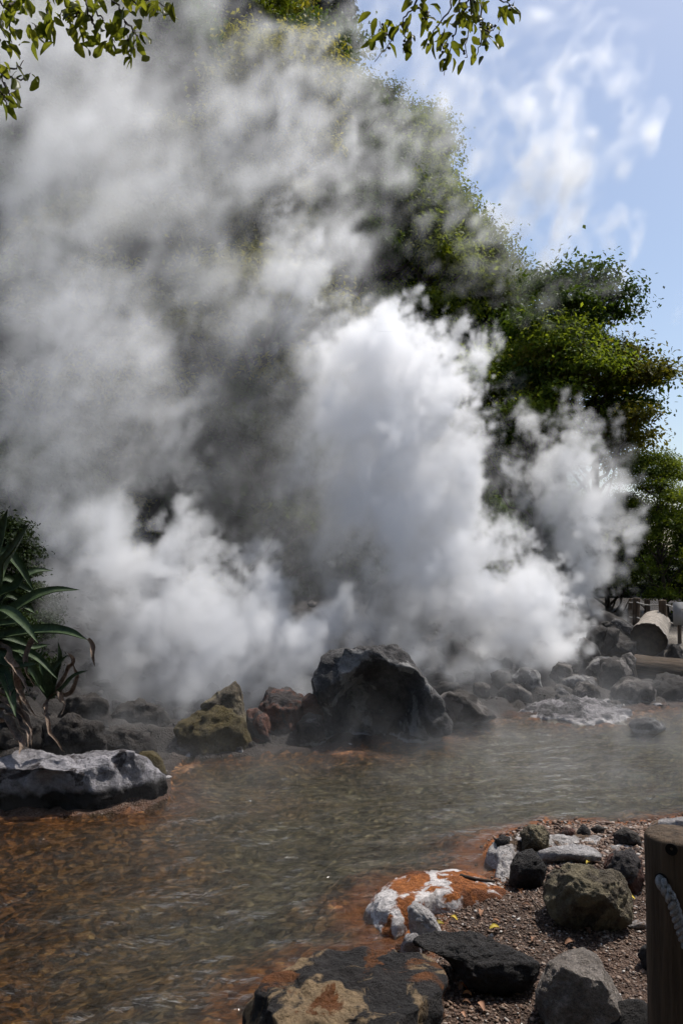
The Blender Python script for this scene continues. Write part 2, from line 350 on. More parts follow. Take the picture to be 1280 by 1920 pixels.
hm = mesh_np('hill', HP.reshape(-1, 3), np.stack([ix[:, :-1], jx[:, :-1], jx[:, 1:], ix[:, 1:]], -1).reshape(-1, 4))
tag(link('hill', hm, rock_mat('hill_earth', (.012, .012, .008), (.05, .048, .032), scale=.7, bump=.8)), kind='structure')

# ------------------------------------------------------------------ leaves and trees
def leaf_quads(P, N, D, L, W):
    """diamond leaves at P with normal N, axis D: arrays."""
    Sx = np.cross(N, D); Sx /= np.linalg.norm(Sx, axis=1, keepdims=True) + 1e-9
    L = L[:, None]; W = W[:, None]
    v0 = P - D * L * .5; v2 = P + D * L * .5 - N * L * .12
    v1 = P + Sx * W * .5 + N * L * .06; v3 = P - Sx * W * .5 + N * L * .06
    V = np.stack([v0, v1, v2, v3], 1).reshape(-1, 3)
    return V, np.arange(len(V)).reshape(-1, 4)
def unit(v): return v / (np.linalg.norm(v, axis=1, keepdims=True) + 1e-9)
def clump_leaves(r, centers, radii, per, size, flat=.5):
    Ps, Ns, Ds, T = [], [], [], []
    for c, ra in zip(centers, radii):
        k = max(8, int(per * ra * ra))
        d = unit(r.standard_normal((k, 3))); rad = r.random(k) ** .45
        d[:, 2] = np.where(d[:, 2] < -.2, -d[:, 2] * .6, d[:, 2])
        p = c + d * rad[:, None] * ra * np.array((1, 1, flat)) * (1 + .25 * r.standard_normal((k, 1)))
        nrm = unit(d * .5 + np.array((0, 0, .8)) + .55 * r.standard_normal((k, 3)))
        dd = unit(np.cross(nrm, r.standard_normal((k, 3))) + np.array((0, 0, -.3)))
        Ps.append(p); Ns.append(nrm); Ds.append(dd); T.append(np.clip(.55 * r.random() + .45 * r.random(k) + .15 * d[:, 2], 0, 1))
    P = np.concatenate(Ps); N = np.concatenate(Ns); D = np.concatenate(Ds); T = np.concatenate(T)
    s = size * (0.65 + .7 * r.random(len(P)))
    V, Fq = leaf_quads(P, N, D, s, s * .55)
    return V, Fq, T
def tube(pts, rad, nseg=7, wob=0.0, r=None):
    pts = np.asarray([tuple(p) for p in pts], float); n = len(pts); rad = np.broadcast_to(np.asarray(rad, float), (n,))
    tg = unit(np.gradient(pts, axis=0)); ref = np.array((.31, .17, .93)); V = []
    a = np.linspace(0, 2 * math.pi, nseg, endpoint=False)
    for i in range(n):
        u = np.cross(tg[i], ref); u /= np.linalg.norm(u) + 1e-9; v = np.cross(tg[i], u)
        rr = rad[i] * (1 + (wob * r.standard_normal(nseg) if r is not None else 0))
        V.append(pts[i] + np.outer(np.cos(a) * rr, u) + np.outer(np.sin(a) * rr, v))
    V = np.concatenate(V); ix = np.arange(n * nseg).reshape(n, nseg); jx = np.roll(ix, -1, 1)
    q = np.stack([ix[:-1], jx[:-1], jx[1:], ix[1:]], -1).reshape(-1, 4)
    V = np.concatenate([V, pts[:1], pts[-1:]])
    c0, c1 = len(V) - 2, len(V) - 1
    t = np.concatenate([np.stack([jx[0], ix[0], np.full(nseg, c0)], -1), np.stack([ix[-1], jx[-1], np.full(nseg, c1)], -1)])
    return V, [q, t]
def join(parts):
    Vs, Qs, Ts, o = [], [], [], 0
    for V, Fc in parts:
        Vs.append(V); Qs.append(Fc[0] + o)
        if len(Fc) > 1: Ts.append(Fc[1] + o)
        o += len(V)
    return np.concatenate(Vs), [np.concatenate(Qs)] + ([np.concatenate(Ts)] if Ts else [])
M_bark = plain_mat('bark', (.025, .018, .013), (.10, .075, .055), (5, 5, 1.2), .9, .6)
M_leaf = [leaf_mat('foliage_dark', (.012, .026, .006), (.055, .09, .016), .30),
          leaf_mat('foliage_mid', (.02, .038, .006), (.13, .165, .022), .42),
          leaf_mat('foliage_olive', (.032, .042, .009), (.17, .16, .028), .38),
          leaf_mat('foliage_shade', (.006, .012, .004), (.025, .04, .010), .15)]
def make_tree(seed, H, Rc, nclump, per, size, mat, base_frac=.3, flat=.5):
    r = np.random.default_rng(seed)
    cen, rad = [], []
    for i in range(nclump):
        t = base_frac + (1 - base_frac) * ((i + .5) / nclump) ** .8
        ang = i * 2.39996 + .6 * r.standard_normal()
        env = math.sin(math.pi * min(1, max(.08, (t - base_frac) / (1 - base_frac) * .82 + .14))) ** .6
        q = Rc * env * (0.35 + .65 * r.random() ** .5)
        cen.append((q * math.cos(ang), q * math.sin(ang), H * t)); rad.append(Rc * (.26 + .26 * r.random()))
    cen = np.array(cen)
    V, Fq, T = clump_leaves(r, cen, rad, per, size, flat)
    cm = mesh_np('crown', V, Fq); attr(cm, 'tone', np.repeat(T, 4)); cm.materials.append(M_leaf[mat])
    parts = []
    bend = r.standard_normal(2) * .06 * H
    tp = [np.array((bend[0] * u * u, bend[1] * u * u, -.6 + (H * .85 + .6) * u)) for u in np.linspace(0, 1, 9)]
    parts.append(tube(tp, np.linspace(.055 * Rc + .03, .012, 9), 8, .06, r))
    for c in cen[::1]:
        k = min(7, max(1, int((c[2] / H - .22) / .85 * 8))); s = tp[k]
        mid = (s + c) / 2 + np.array((0, 0, -.05 * H * r.random())) + .05 * Rc * r.standard_normal(3)
        parts.append(tube([s, (s + mid) / 2 + .03 * Rc * r.standard_normal(3), mid, (mid + c) / 2, c], np.linspace(.02 * Rc + .008, .006, 5), 5))
    V, Fc = join(parts); tm = mesh_np('trunk', V, Fc); tm.materials.append(M_bark)
    for m_ in (tm,): m_.polygons.foreach_set('use_smooth', np.ones(len(m_.polygons), bool))
    return tm, cm
PROTO = [make_tree(11, 4.6, 2.0, 22, 1500, .115, 0, .3, .72), make_tree(12, 5.0, 2.2, 24, 1300, .115, 1, .3, .72), make_tree(13, 4.2, 2.1, 21, 1350, .12, 2, .3, .72),
         make_tree(14, 3.6, 1.8, 21, 1500, .105, 1, .12, .72), make_tree(15, 5.6, 2.0, 23, 1300, .125, 0, .25, .72)]
def place_tree(k, loc, sc, rz, label, group=None, name='tree', cat='tree', tilt=(0, 0)):
    t = empty(name, loc, rz); t.rotation_euler = (tilt[0], tilt[1], rz); t.scale = (sc, sc, sc)
    for nm, me in zip(('trunk', 'crown'), PROTO[k]):
        o = bpy.data.objects.new(nm, me); COL.objects.link(o); o.parent = t
    return tag(t, label, cat, group)
rt = np.random.default_rng(21)
GH = 'trees covering the steamy hillside'
def hill_xy(px, py):
    """first point of the hill along the ray through a pixel."""
    d = ray(px, py)
    for t in np.arange(9, 45, .1):
        p = CAM + d * t
        if p[2] > 27.9: return None
        q = np.hypot(p[0] - HC[0], (p[1] - HC[1]) / HK)
        if q < np.interp(p[2], HZ, HR): return Vector(p)
    return None
# prominent trees in the clear, (pixel of crown foot, proto, scale, label)
clear = [
    (790, 400, 1, 1.15, 'dark green tree near the top of the slope in a gap of clear air'),
    (900, 400, 2, .95, 'olive green bushy tree on the skyline below the bright steam wisp in the sky'),
    (845, 500, 0, 1.0, 'shaded tree in the middle of the slope with bare twigs below it'),
    (870, 690, 1, 1.0, 'fresh green tree just right of the top of the tallest white plume'),
    (960, 640, 1, 1.0, 'broad green tree of layered boughs above the small plume beside the path'),
    (1000, 760, 0, 1.0, 'dark layered tree directly above the small plume beside the path'),
    (960, 860, 3, .8, 'low tree with bright sprays at the dark gap between the two white plumes'),
    (1040, 640, 0, 1.0, 'tree half lost in a thin wisp at the foot of the skyline slope'),
]
for px, py, k, sc, lab in clear:
    p = hill_xy(px, py)
    if p is None: continue
    place_tree(k, p + Vector((0, .35, -2.2 * sc)), sc, rt.random() * 6, lab, tilt=(R_(18), 0))
# trees standing in front of the hill's right shoulder, crown centre by pixel and depth
right = [
    (1050, 690, 19.0, 4, .95, 'tall tree with feathery twigs against the sky right of the thin wisp'),
    (1112, 780, 18.5, 2, .92, 'spreading tree whose lowest bough reaches far out into the blue sky'),
    (1005, 770, 18.0, 1, .85, 'sunlit yellow green tree above the top of the small plume beside the path'),
    (1232, 935, 17.0, 1, .42, 'small round tree at the edge of the sky above the far rope fence'),
    (1248, 1050, 16.5, 3, .6, 'leafy yellow green shrub behind the far rope fence'),
    (1345, 1060, 18.0, 0, .75, 'dark tree cut by the edge of the picture behind the far rope fence'),
    (1140, 1040, 19.0, 0, .7, 'dark tree behind the steam just left of the far fence posts'),
]
for px, py, Yd, k, sc, lab in right:
    p = at(px, py, Yd); H = (4.6, 5.0, 4.2, 3.6, 5.6)[k] * sc
    z0 = p.z - .62 * H
    place_tree(k, (p.x, p.y, z0), sc, rt.random() * 6, lab)
# the rest of the slope
cnt = 0
for z in np.arange(.5, 27, 1.75):
    rr = np.interp(z, HZ, HR)
    for phi in np.arange(-.55, 1.45, 2.3 / max(rr, 2)):
        p2, z2 = phi + .03 * rt.standard_normal(), z + .5 * rt.standard_normal()
        q = hill_p(np.array([p2]), np.array([min(z2, 27.5)]))[0]
        px = 640 + q[0] / q[1] * F_PX
        if px < -90 or px > 1350: continue
        k = int(rt.choice([0, 0, 1, 2, 3, 4])); sc = .55 + .6 * rt.random() ** 1.5
        lab = 'evergreen tree on the skyline of the hill, above the steam' if z > 17 else ('bushy tree on the steep slope behind drifting steam' if z > 6 else 'shaded tree at the dark foot of the slope behind the white plumes')
        place_tree(k, (q[0] - .5 * math.sin(p2), q[1] + .4, q[2] - (2.3 if z > 9 else 1.6) * sc), sc, rt.random() * 6, lab, GH, tilt=(R_(14) * math.cos(p2), R_(14) * math.sin(p2))); cnt += 1
print('hill trees', cnt)
def undergrowth():
    r = np.random.default_rng(5); k = 60000
    ph = r.uniform(-.6, 1.5, k); z = 27.5 * r.random(k)
    P = hill_p(ph, z); nrm = unit(np.stack([np.sin(ph), -np.cos(ph), np.full(k, .8)], -1) + .5 * r.standard_normal((k, 3)))
    P = P + nrm * (.25 * r.random((k, 1)))
    D = unit(np.cross(nrm, r.standard_normal((k, 3)))); s = .22 + .2 * r.random(k)
    V, Fq = leaf_quads(P, nrm, D, s, s * .55)
    me = mesh_np('undergrowth', V, Fq); attr(me, 'tone', np.repeat(r.random(k), 4))
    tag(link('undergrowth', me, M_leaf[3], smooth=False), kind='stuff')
undergrowth()
def unseen_woods():
    # unseen trees behind the viewer, added to shade the sides facing the camera, whose twigs hang into the top of the picture
    r = np.random.default_rng(8); cen, rad = [], []; parts = []
    for i in range(16):
        x, y = -13 + 1.75 * i + r.normal(0, .4), -3.2 - 5 * r.random(); h = 7 + 3 * r.random()
        parts.append(tube([(x, y, -.2), (x + .2, y, h * .4), (x + .1, y + .4, h * .8)], [.2, .15, .05], 8))
        for j in range(14):
            a, q = r.uniform(0, 6.28), 2.4 * r.random() ** .5; cen.append((x + q * math.cos(a), y + q * math.sin(a) + .35 * q, h * (.18 + .8 * r.random()))); rad.append(.9 + .5 * r.random())
    for i in range(16): cen.append((r.uniform(-6, 6), r.uniform(-3, .2), r.uniform(5.6, 7.5))); rad.append(1.0)
    V, Fq, T = clump_leaves(r, np.array(cen), rad, 75, .30, .7)
    B, Bf = join(parts); n = len(V)
    me = mesh_np('unseen_woods', np.concatenate([V, B]), [np.concatenate([Fq, Bf[0] + n]), Bf[1] + n]); attr(me, 'tone', np.concatenate([np.repeat(T, 4), np.zeros(len(B))])); me.materials.append(M_leaf[0]); me.materials.append(M_bark)
    mi = np.zeros(len(me.polygons), np.int32); mi[len(Fq):] = 1; me.polygons.foreach_set('material_index', mi)
    tag(link('unseen_woods', me, smooth=False), kind='stuff')
unseen_woods()
print('trees done')

# ------------------------------------------------------------------ rocks
def ico(sub):
    bm = bmesh.new(); bmesh.ops.create_icosphere(bm, subdivisions=sub, radius=1)
    V = np.array([v.co[:] for v in bm.verts]); Fc = np.array([[v.index for v in f.verts] for f in bm.faces]); bm.free()
    return V, Fc
ICO = {k: ico(k) for k in (4, 5, 6)}
def outline_polar(pts2, na=360):
    """radius of a star shaped polygon round its origin at na angles."""
    p = np.asarray(pts2); q = np.roll(p, -1, 0); out = np.zeros(na)
    for i, a in enumerate(np.linspace(0, 2 * math.pi, na, endpoint=False)):
        dx, dy = math.cos(a), math.sin(a); best = 0
        for (ax, ay), (bx, by) in zip(p, q):
            ex, ey = bx - ax, by - ay; den = dx * ey - dy * ex
            if abs(den) < 1e-9: continue
            t = (ax * ey - ay * ex) / den; u = (ax * dy - ay * dx) / den
            if t > 0 and -1e-6 <= u <= 1 + 1e-6: best = max(best, t)
        out[i] = best
    if (out == 0).any():
        out[out == 0] = out[out > 0].mean()
    k = np.array([1, 2, 3, 2, 1.]); k /= k.sum()
    return np.convolve(np.concatenate([out[-2:], out, out[:2]]), k, 'valid')
def rock(label, px, Y, thick, mat, seed, cuts=(), rough=.05, sub=4, box=.75, name='rock', cat='rock', group=None, facets=9, dents=(), perch=False):
    r = np.random.default_rng(seed)
    pp = np.array(px, float); c = (pp.min(0) + pp.max(0)) / 2
    cw = np.array(at(c[0], c[1], Y)); d = cw - CAM; d /= np.linalg.norm(d)
    ri = np.cross(d, (0, 0, 1)); ri /= np.linalg.norm(ri); up = np.cross(ri, d)
    o2 = []
    for x, y in pp:
        q = ray(x, y); t = np.dot(cw - CAM, d) / np.dot(q, d); w_ = CAM + q * t - cw
        o2.append((np.dot(w_, ri), np.dot(w_, up)))
    rad = outline_polar(o2); size = rad.mean()
    s, Fc = ICO[sub]
    rho = np.hypot(s[:, 0], s[:, 1]); th = np.arctan2(s[:, 1], s[:, 0]) % (2 * math.pi)
    Rth = np.interp(th, np.linspace(0, 2 * math.pi, 361), np.concatenate([rad, rad[:1]]))
    lat = Rth * rho ** box / (rho + 1e-9); dep = thick * np.sign(s[:, 2]) * np.abs(s[:, 2]) ** .8
    V = np.outer(s[:, 0] * lat, ri) + np.outer(s[:, 1] * lat, up) + np.outer(dep, d)
    for nrm, h in cuts:                                    # deliberate flat faces, h as a share of the support
        nv = np.array(nrm, float); nv /= np.linalg.norm(nv); e = V @ nv; m = e.max()
        V -= np.outer(np.maximum(0, e - h * m) * .96, nv)
    for k in range(facets):                                # chips
        nv = unit(r.standard_normal((1, 3)))[0]; e = V @ nv; m = e.max(); h = .80 + .16 * r.random()
        V -= np.outer(np.maximum(0, e - h * m) * .85, nv)
    for qx, qy, qr, qd in dents:                           # hollows in the face turned to the pool
        q = ray(qx, qy); t = np.dot(cw - CAM, d) / np.dot(q, d); w_ = CAM + q * t - cw; qr = qr * np.linalg.norm(cw - CAM) / F_PX
        e = np.hypot(V @ ri - np.dot(w_, ri), (V @ up - np.dot(w_, up))) / qr
        V += np.outer(np.where(V @ d < 0, qd * (1 - sstep(.45, 1.0, e)), 0), d)
    gap = V[:, 2].min() + cw[2] - (gz(cw[0], cw[1]) - .06)
    if gap > 0 and not perch:                              # carry the foot of the stone down into the ground
        lo = -V[:, 2].min(); k_ = sstep(.25, 1.0, -V[:, 2] / lo); V[:, :2] *= (1 + min(.8, .5 * gap / lo) * k_)[:, None]; V[:, 2] -= gap * k_
    P = (V / max(size, .05) * .5 + seed * 1.37).astype(np.float32)
    nn = unit(V)
    dsp = rough * size * (.55 * samp(PINK, P, 2.2) + .30 * samp(PINK, P + 3, .9) - .35 * np.abs(samp(FBM, P, 1.5)) + .2)
    V += nn * dsp[:, None]
    me = mesh_np(name, V, Fc)
    o = link(name, me, mat); o.location = cw
    return tag(o, label, cat, group)
def slab(label, px, zg, h, mat, seed, rough=.03, edge=3.0, cat='rock', z0=None):
    """a low flat lying stone: its outline on the ground, domed up to h and sunk into the soil at the rim."""
    r = np.random.default_rng(seed); pts = np.array([tuple(onz(x, y, zg).xy) for x, y in px]); c = (pts.min(0) + pts.max(0)) / 2
    rad = outline_polar(pts - c); na, nr = 200, 46; th = np.linspace(0, 2 * math.pi, na, endpoint=False); u = np.linspace(0, 1, nr + 1)[1:]
    Rt = np.interp(th, np.linspace(0, 2 * math.pi, 361), np.concatenate([rad, rad[:1]]))
    Xs = np.outer(u, np.cos(th) * Rt); Ys = np.outer(u, np.sin(th) * Rt)
    P = np.stack([Xs, Ys, 0 * Xs], -1).reshape(-1, 3).astype(np.float32) + seed
    nz = (.6 * samp(PINK, P, 1.3) + .5 * samp(PINK, P + 2, .45)).reshape(Xs.shape)
    Zs = h * (1 - (u ** edge)[:, None]) - .07 * (u ** 8)[:, None] + rough * nz * (1 - .5 * u[:, None] ** 4)
    wob = 1 + .03 * nz * u[:, None]; V = np.concatenate([np.stack([Xs * wob, Ys * wob, Zs], -1).reshape(-1, 3), [(0, 0, h + rough * nz[0].mean())]])
    ix = np.arange(nr * na).reshape(nr, na); jx = np.roll(ix, -1, 1)
    q = np.stack([ix[:-1], ix[1:], jx[1:], jx[:-1]], -1).reshape(-1, 4); t = np.stack([np.full(na, len(V) - 1), ix[0], jx[0]], -1)
    n0 = len(V); V = np.concatenate([V, V[ix[-1]] + (0, 0, -.12), [(0, 0, -.2)]]); kx = np.arange(n0, n0 + na); lx = np.roll(kx, -1)
    q = np.concatenate([q, np.stack([ix[-1], kx, lx, jx[-1]], -1)]); t = np.concatenate([t, np.stack([lx, kx, np.full(na, len(V) - 1)], -1)])
    o = link('rock', mesh_np('rock', V, [q, t]), mat); o.location = (c[0], c[1], zg if z0 is None else z0)
    return tag(o, label, cat)
M_grey = rock_mat('stone_grey', (.022, .020, .020), (.11, .103, .10), crust=(.23, .22, .21), crust_amt=.24, scale=3, bump=.9, waterline=True)
M_dark = rock_mat('stone_dark', (.012, .010, .009), (.06, .05, .043), scale=5, bump=.9, waterline=True)
M_darkw = rock_mat('stone_dark_worn', (.016, .013, .011), (.075, .062, .052), crust=(.17, .15, .135), crust_amt=.2, scale=5, bump=.9, waterline=True)
M_greyw = rock_mat('stone_grey_wet', (.03, .027, .027), (.12, .11, .108), crust=(.24, .22, .22), crust_amt=.3, scale=4, bump=.9, waterline=True)
M_moss = rock_mat('stone_mossy', (.018, .014, .008), (.06, .045, .02), crust=(.075, .054, .015), crust_amt=.75, scale=6, bump=.9)
M_red = rock_mat('stone_red', (.045, .018, .012), (.17, .075, .05), crust=(.05, .042, .04), crust_amt=.3, scale=6, bump=.9)
M_pale = rock_mat('stone_pale', (.12, .11, .113), (.33, .31, .315), crust=(.33, .31, .32), crust_amt=.35, crust2=(.06, .05, .05), crust2_amt=.06, scale=3, bump=1, foot_shade=.165)
M_brown = rock_mat('stone_brown', (.045, .036, .024), (.17, .135, .09), crust=(.22, .18, .11), crust_amt=.28, scale=7, bump=1)
M_fgrey = rock_mat('stone_pitted', (.13, .105, .085), (.42, .36, .31), scale=10, bump=1.0)
M_fdark = rock_mat('stone_black', (.012, .010, .009), (.055, .048, .044), scale=8, bump=1.0)
M_patch = rock_mat('stone_patched', (.014, .012, .011), (.05, .042, .038), crust=(.34, .235, .13), crust_amt=.22, crust2=(.17, .06, .014), crust2_amt=.10, scale=8, bump=1.0, crust_scale=1.3)
M_white = rock_mat('mineral_white', (.26, .235, .225), (.62, .58, .565), crust=(.26, .17, .11), crust_amt=.12, scale=8, bump=1.0)
M_orange = rock_mat('mineral_orange', (.18, .052, .011), (.40, .135, .032), crust=(.66, .61, .585), crust_amt=.40, crust2=(.14, .045, .013), crust2_amt=.15, scale=6, bump=.8, crust_scale=1.6)
M_mixed = rock_mat('mineral_mixed', (.06, .035, .02), (.20, .13, .08), crust=(.60, .555, .53), crust_amt=.62, scale=8, bump=1.0)

# across the pool
rock('huge grey boulder with a dark hollow front standing in the far edge of the pool', [(591, 1264), (606, 1235), (639, 1209), (672, 1202), (696, 1203), (726, 1216), (744, 1211), (755, 1229), (781, 1253), (816, 1299), (828, 1320), (846, 1366), (800, 1396), (737, 1412), (672, 1416), (612, 1410), (597, 1325)],
     7.8, .55, M_grey, 3, cuts=[((-.12, -.95, -.30), .55), ((.55, -.62, .35), .88), ((-.05, .1, 1), .86), ((-.7, -.6, .25), .95)], sub=6, rough=.06, dents=[(715, 1315, 88, .30), (690, 1360, 85, .12)], cat='boulder', name='boulder')
rock('yellow mossy boulder, broad and low, in the water left of the red stones', [(328, 1360), (344, 1347), (370, 1334), (395, 1322), (430, 1328), (455, 1345), (475, 1395), (444, 1426), (370, 1434), (335, 1400)],
     7.35, .32, M_moss, 4, cuts=[((-.1, -.6, .75), .8)], sub=5, rough=.08, name='boulder', cat='boulder')
rock('pointed brown rock rising from the yellow mossy boulder', [(374, 1330), (382, 1318), (409, 1299), (440, 1279), (451, 1286), (458, 1325), (463, 1355), (420, 1360)], 7.6, .2, M_brown, 5, sub=5, rough=.07)
rock('steep rust red rock wrapped in steam, tallest between the mossy and the huge boulder', [(486, 1340), (490, 1310), (500, 1296), (520, 1292), (545, 1290), (568, 1308), (572, 1345), (565, 1395), (495, 1405), (482, 1370)], 7.9, .3, M_red, 6, sub=5, rough=.1)
rock('low rust brown rock right beside the yellow mossy boulder', [(463, 1332), (480, 1325), (500, 1340), (512, 1395), (490, 1412), (468, 1408)], 7.6, .2, M_red, 7, rough=.1)
rock('small dark red rock against the left flank of the huge boulder', [(566, 1312), (580, 1299), (600, 1303), (606, 1330), (585, 1342), (568, 1332)], 7.75, .15, M_red, 8, rough=.1)
rock('dark rock at the waterline tucked under the huge boulder', [(556, 1356), (575, 1338), (602, 1342), (612, 1390), (590, 1410), (556, 1408)], 7.55, .2, M_darkw, 9, rough=.1)
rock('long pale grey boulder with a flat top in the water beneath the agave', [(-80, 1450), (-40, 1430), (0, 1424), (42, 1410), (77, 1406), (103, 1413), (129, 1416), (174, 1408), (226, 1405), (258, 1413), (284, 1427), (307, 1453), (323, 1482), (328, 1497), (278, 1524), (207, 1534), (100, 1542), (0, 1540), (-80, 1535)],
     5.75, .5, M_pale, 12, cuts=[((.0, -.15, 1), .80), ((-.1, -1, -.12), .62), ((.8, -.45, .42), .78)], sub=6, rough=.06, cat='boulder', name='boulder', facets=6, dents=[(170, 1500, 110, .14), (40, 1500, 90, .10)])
rock('small yellow mossy rock peeping out behind the long pale boulder', [(255, 1420), (262, 1410), (290, 1406), (306, 1425), (315, 1455), (290, 1465), (262, 1450)], 6.45, .15, M_moss, 13)
for i, (px, Yd, lab) in enumerate([
    ([(70, 1400), (85, 1330), (130, 1308), (185, 1330), (212, 1395), (150, 1420)], 6.7, 'dark rock under the agave, next to its dry hanging leaves'),
    ([(150, 1420), (170, 1350), (225, 1335), (280, 1352), (300, 1410), (230, 1430)], 7.0, 'dark rounded rock right behind the long pale boulder'),
    ([(205, 1350), (220, 1300), (262, 1290), (310, 1312), (318, 1360), (255, 1372)], 7.9, 'dark rock dimmed by steam between agave and mossy boulder'),
    ([(110, 1340), (130, 1292), (170, 1285), (205, 1300), (205, 1345)], 7.6, 'dark rock furthest back in the rubble below the agave'),
    ([(-60, 1420), (-30, 1330), (30, 1300), (80, 1330), (95, 1410)], 6.6, 'black rock under the drooping dry agave leaves'),
    ([(285, 1420), (295, 1375), (322, 1360), (338, 1400), (330, 1432)], 7.6, 'low dark rock at the waterline left of the yellow mossy boulder')]):
    yb = max(p[1] for p in px); px = [(x, yb - (yb - y) * .72) for x, y in px]
    rock(lab, px, Yd, .28, M_dark, 20 + i, rough=.14, facets=14)
far = [
    ([(812, 1320), (831, 1298), (870, 1294), (893, 1310), (934, 1345), (897, 1358), (825, 1366)], 8.45, .35, M_darkw, 'low dark wedge of rock in the water right beside the huge boulder'),
    ([(812, 1292), (827, 1278), (858, 1280), (866, 1296), (840, 1308), (815, 1305)], 9.5, .2, M_dark, 'dark rock resting behind the low wedge of rock'),
    ([(852, 1265), (874, 1257), (891, 1265), (890, 1280), (858, 1280)], 10.2, .15, M_dark, 'small round rock, leftmost in the row half lost in steam'),
    ([(886, 1263), (905, 1257), (919, 1267), (918, 1286), (890, 1284)], 10.2, .15, M_dark, 'small rock, second in the row half lost in steam'),
    ([(884, 1282), (901, 1277), (919, 1286), (918, 1312), (889, 1314)], 9.6, .16, M_darkw, 'angular rock just behind the low wedge of rock, on its right'),
    ([(920, 1263), (936, 1254), (954, 1256), (959, 1280), (940, 1294), (921, 1284)], 9.9, .18, M_dark, 'dark egg shaped rock standing left of the stacked pale rock'),
    ([(932, 1300), (948, 1280), (971, 1282), (995, 1300), (1000, 1318), (940, 1320)], 9.5, .22, M_darkw, 'broad dark rock lying under the stacked pale rock'),
    ([(958, 1272), (975, 1253), (999, 1250), (1013, 1270), (1016, 1310), (999, 1306), (971, 1286)], 9.7, .22, M_grey, 'pale pitted rock sitting on top of a broad dark one'),
    ([(936, 1240), (948, 1231), (960, 1239), (960, 1255), (938, 1256)], 11.0, .14, M_dark, 'small rock in the steam behind the stacked pale rock'),
    ([(966, 1244), (979, 1238), (989, 1247), (984, 1258), (968, 1257)], 11.0, .1, M_dark, 'tiny rock in the steam to the right of another small one'),
    ([(1032, 1258), (1046, 1241), (1069, 1244), (1075, 1268), (1063, 1284), (1036, 1282)], 10.4, .22, M_darkw, 'rounded rock at the foot of the brightest steam'),
    ([(1030, 1308), (1049, 1286), (1067, 1301), (1074, 1316), (1038, 1318)], 9.45, .14, M_grey, 'small pyramid shaped rock behind the flat white edged slab'),
    ([(1047, 1278), (1077, 1266), (1112, 1268), (1120, 1295), (1066, 1298)], 10.0, .25, M_grey, 'wide pale rock between the pyramid rock and the stacked boulders'),
    ([(1070, 1300), (1082, 1280), (1100, 1276), (1122, 1290), (1128, 1318), (1076, 1320)], 9.6, .22, M_darkw, 'dull rock touching the pile under the cut log, on its left'),
    ([(1178, 1358), (1190, 1347), (1221, 1346), (1245, 1357), (1247, 1368), (1221, 1382), (1186, 1378)], 8.08, .2, M_grey, 'lone flat rock in the orange shallows at the right'),
    ([(1098, 1192), (1108, 1173), (1134, 1172), (1136, 1186), (1128, 1222), (1100, 1208)], 11.3, .2, M_dark, 'black block standing in front of bright steam, left of a pair'),
    ([(1124, 1222), (1135, 1177), (1161, 1176), (1158, 1202), (1134, 1228)], 11.2, .2, M_dark, 'black block leaning beside its twin, with a pale crack between them'),
    ([(1143, 1166), (1155, 1158), (1186, 1174), (1192, 1198), (1178, 1196), (1159, 1180)], 11.9, .2, M_grey, 'slanting grey rock wedged against the big cut log'),
    ([(1079, 1206), (1092, 1191), (1120, 1210), (1126, 1232), (1090, 1230)], 11.2, .2, M_darkw, 'small rock at the far left of the pile under the black blocks'),
    ([(1130, 1214), (1160, 1203), (1192, 1200), (1192, 1228), (1132, 1236)], 11.4, .25, M_dark, 'smooth dark rock under the two black blocks, left of the cut log'),
    ([(1122, 1270), (1126, 1238), (1151, 1226), (1167, 1231), (1182, 1263), (1172, 1300), (1126, 1308)], 10.3, .3, M_darkw, 'tall block with a pale flat top below the cut log'),
    ([(1163, 1230), (1182, 1222), (1192, 1235), (1190, 1262), (1178, 1262)], 10.6, .2, M_darkw, 'narrow rock squeezed between the tall block and the lying log'),
    ([(1096, 1256), (1116, 1232), (1143, 1229), (1134, 1262), (1112, 1274)], 10.9, .25, M_grey, 'sloping grey rock fading into steam left of the tall block'),
    ([(1143, 1292), (1171, 1267), (1196, 1270), (1229, 1284), (1232, 1318), (1194, 1338), (1143, 1338)], 9.8, .35, M_darkw, 'large rounded rock at the water under the lying log'),
    ([(1206, 1300), (1237, 1258), (1262, 1265), (1300, 1282), (1310, 1335), (1206, 1336)], 9.9, .35, M_dark, 'ridged dark rock at the right edge under the lying log'),
    ([(1246, 1232), (1256, 1204), (1275, 1212), (1282, 1240), (1262, 1250)], 11.4, .15, M_dark, 'small black rock at the right foot of the cut log'),
    ([(690, 1140), (705, 1090), (760, 1068), (820, 1080), (835, 1135), (770, 1165)], 13.0, .8, M_dark, 'dark rock mass dimly seen through the steam above the huge boulder'),
    ([(815, 1222), (825, 1195), (858, 1188), (878, 1205), (872, 1240), (830, 1244)], 11.6, .3, M_dark, 'dark rock just visible in the steam right of the huge boulder'),
    ([(1054, 1150), (1062, 1130), (1076, 1128), (1083, 1145), (1078, 1162), (1060, 1164)], 12.8, .15, M_dark, 'black lump poking out of the white steam below the burnt stump'),
]
for i, (px, Yd, th, mt, lab) in enumerate(far):
    rock(lab, px, Yd, th, mt, 40 + i, rough=.09, cuts=[((.1, -.1, 1), .85)], perch='on top of' in lab or 'black block' in lab or 'slanting' in lab or 'lone flat' in lab)
rock('burnt black stump top standing up in the steam', [(1040, 1084), (1052, 1082), (1056, 1092), (1055, 1150), (1040, 1150)], 13.2, .08, M_fdark, 90, name='stump', cat='stump')
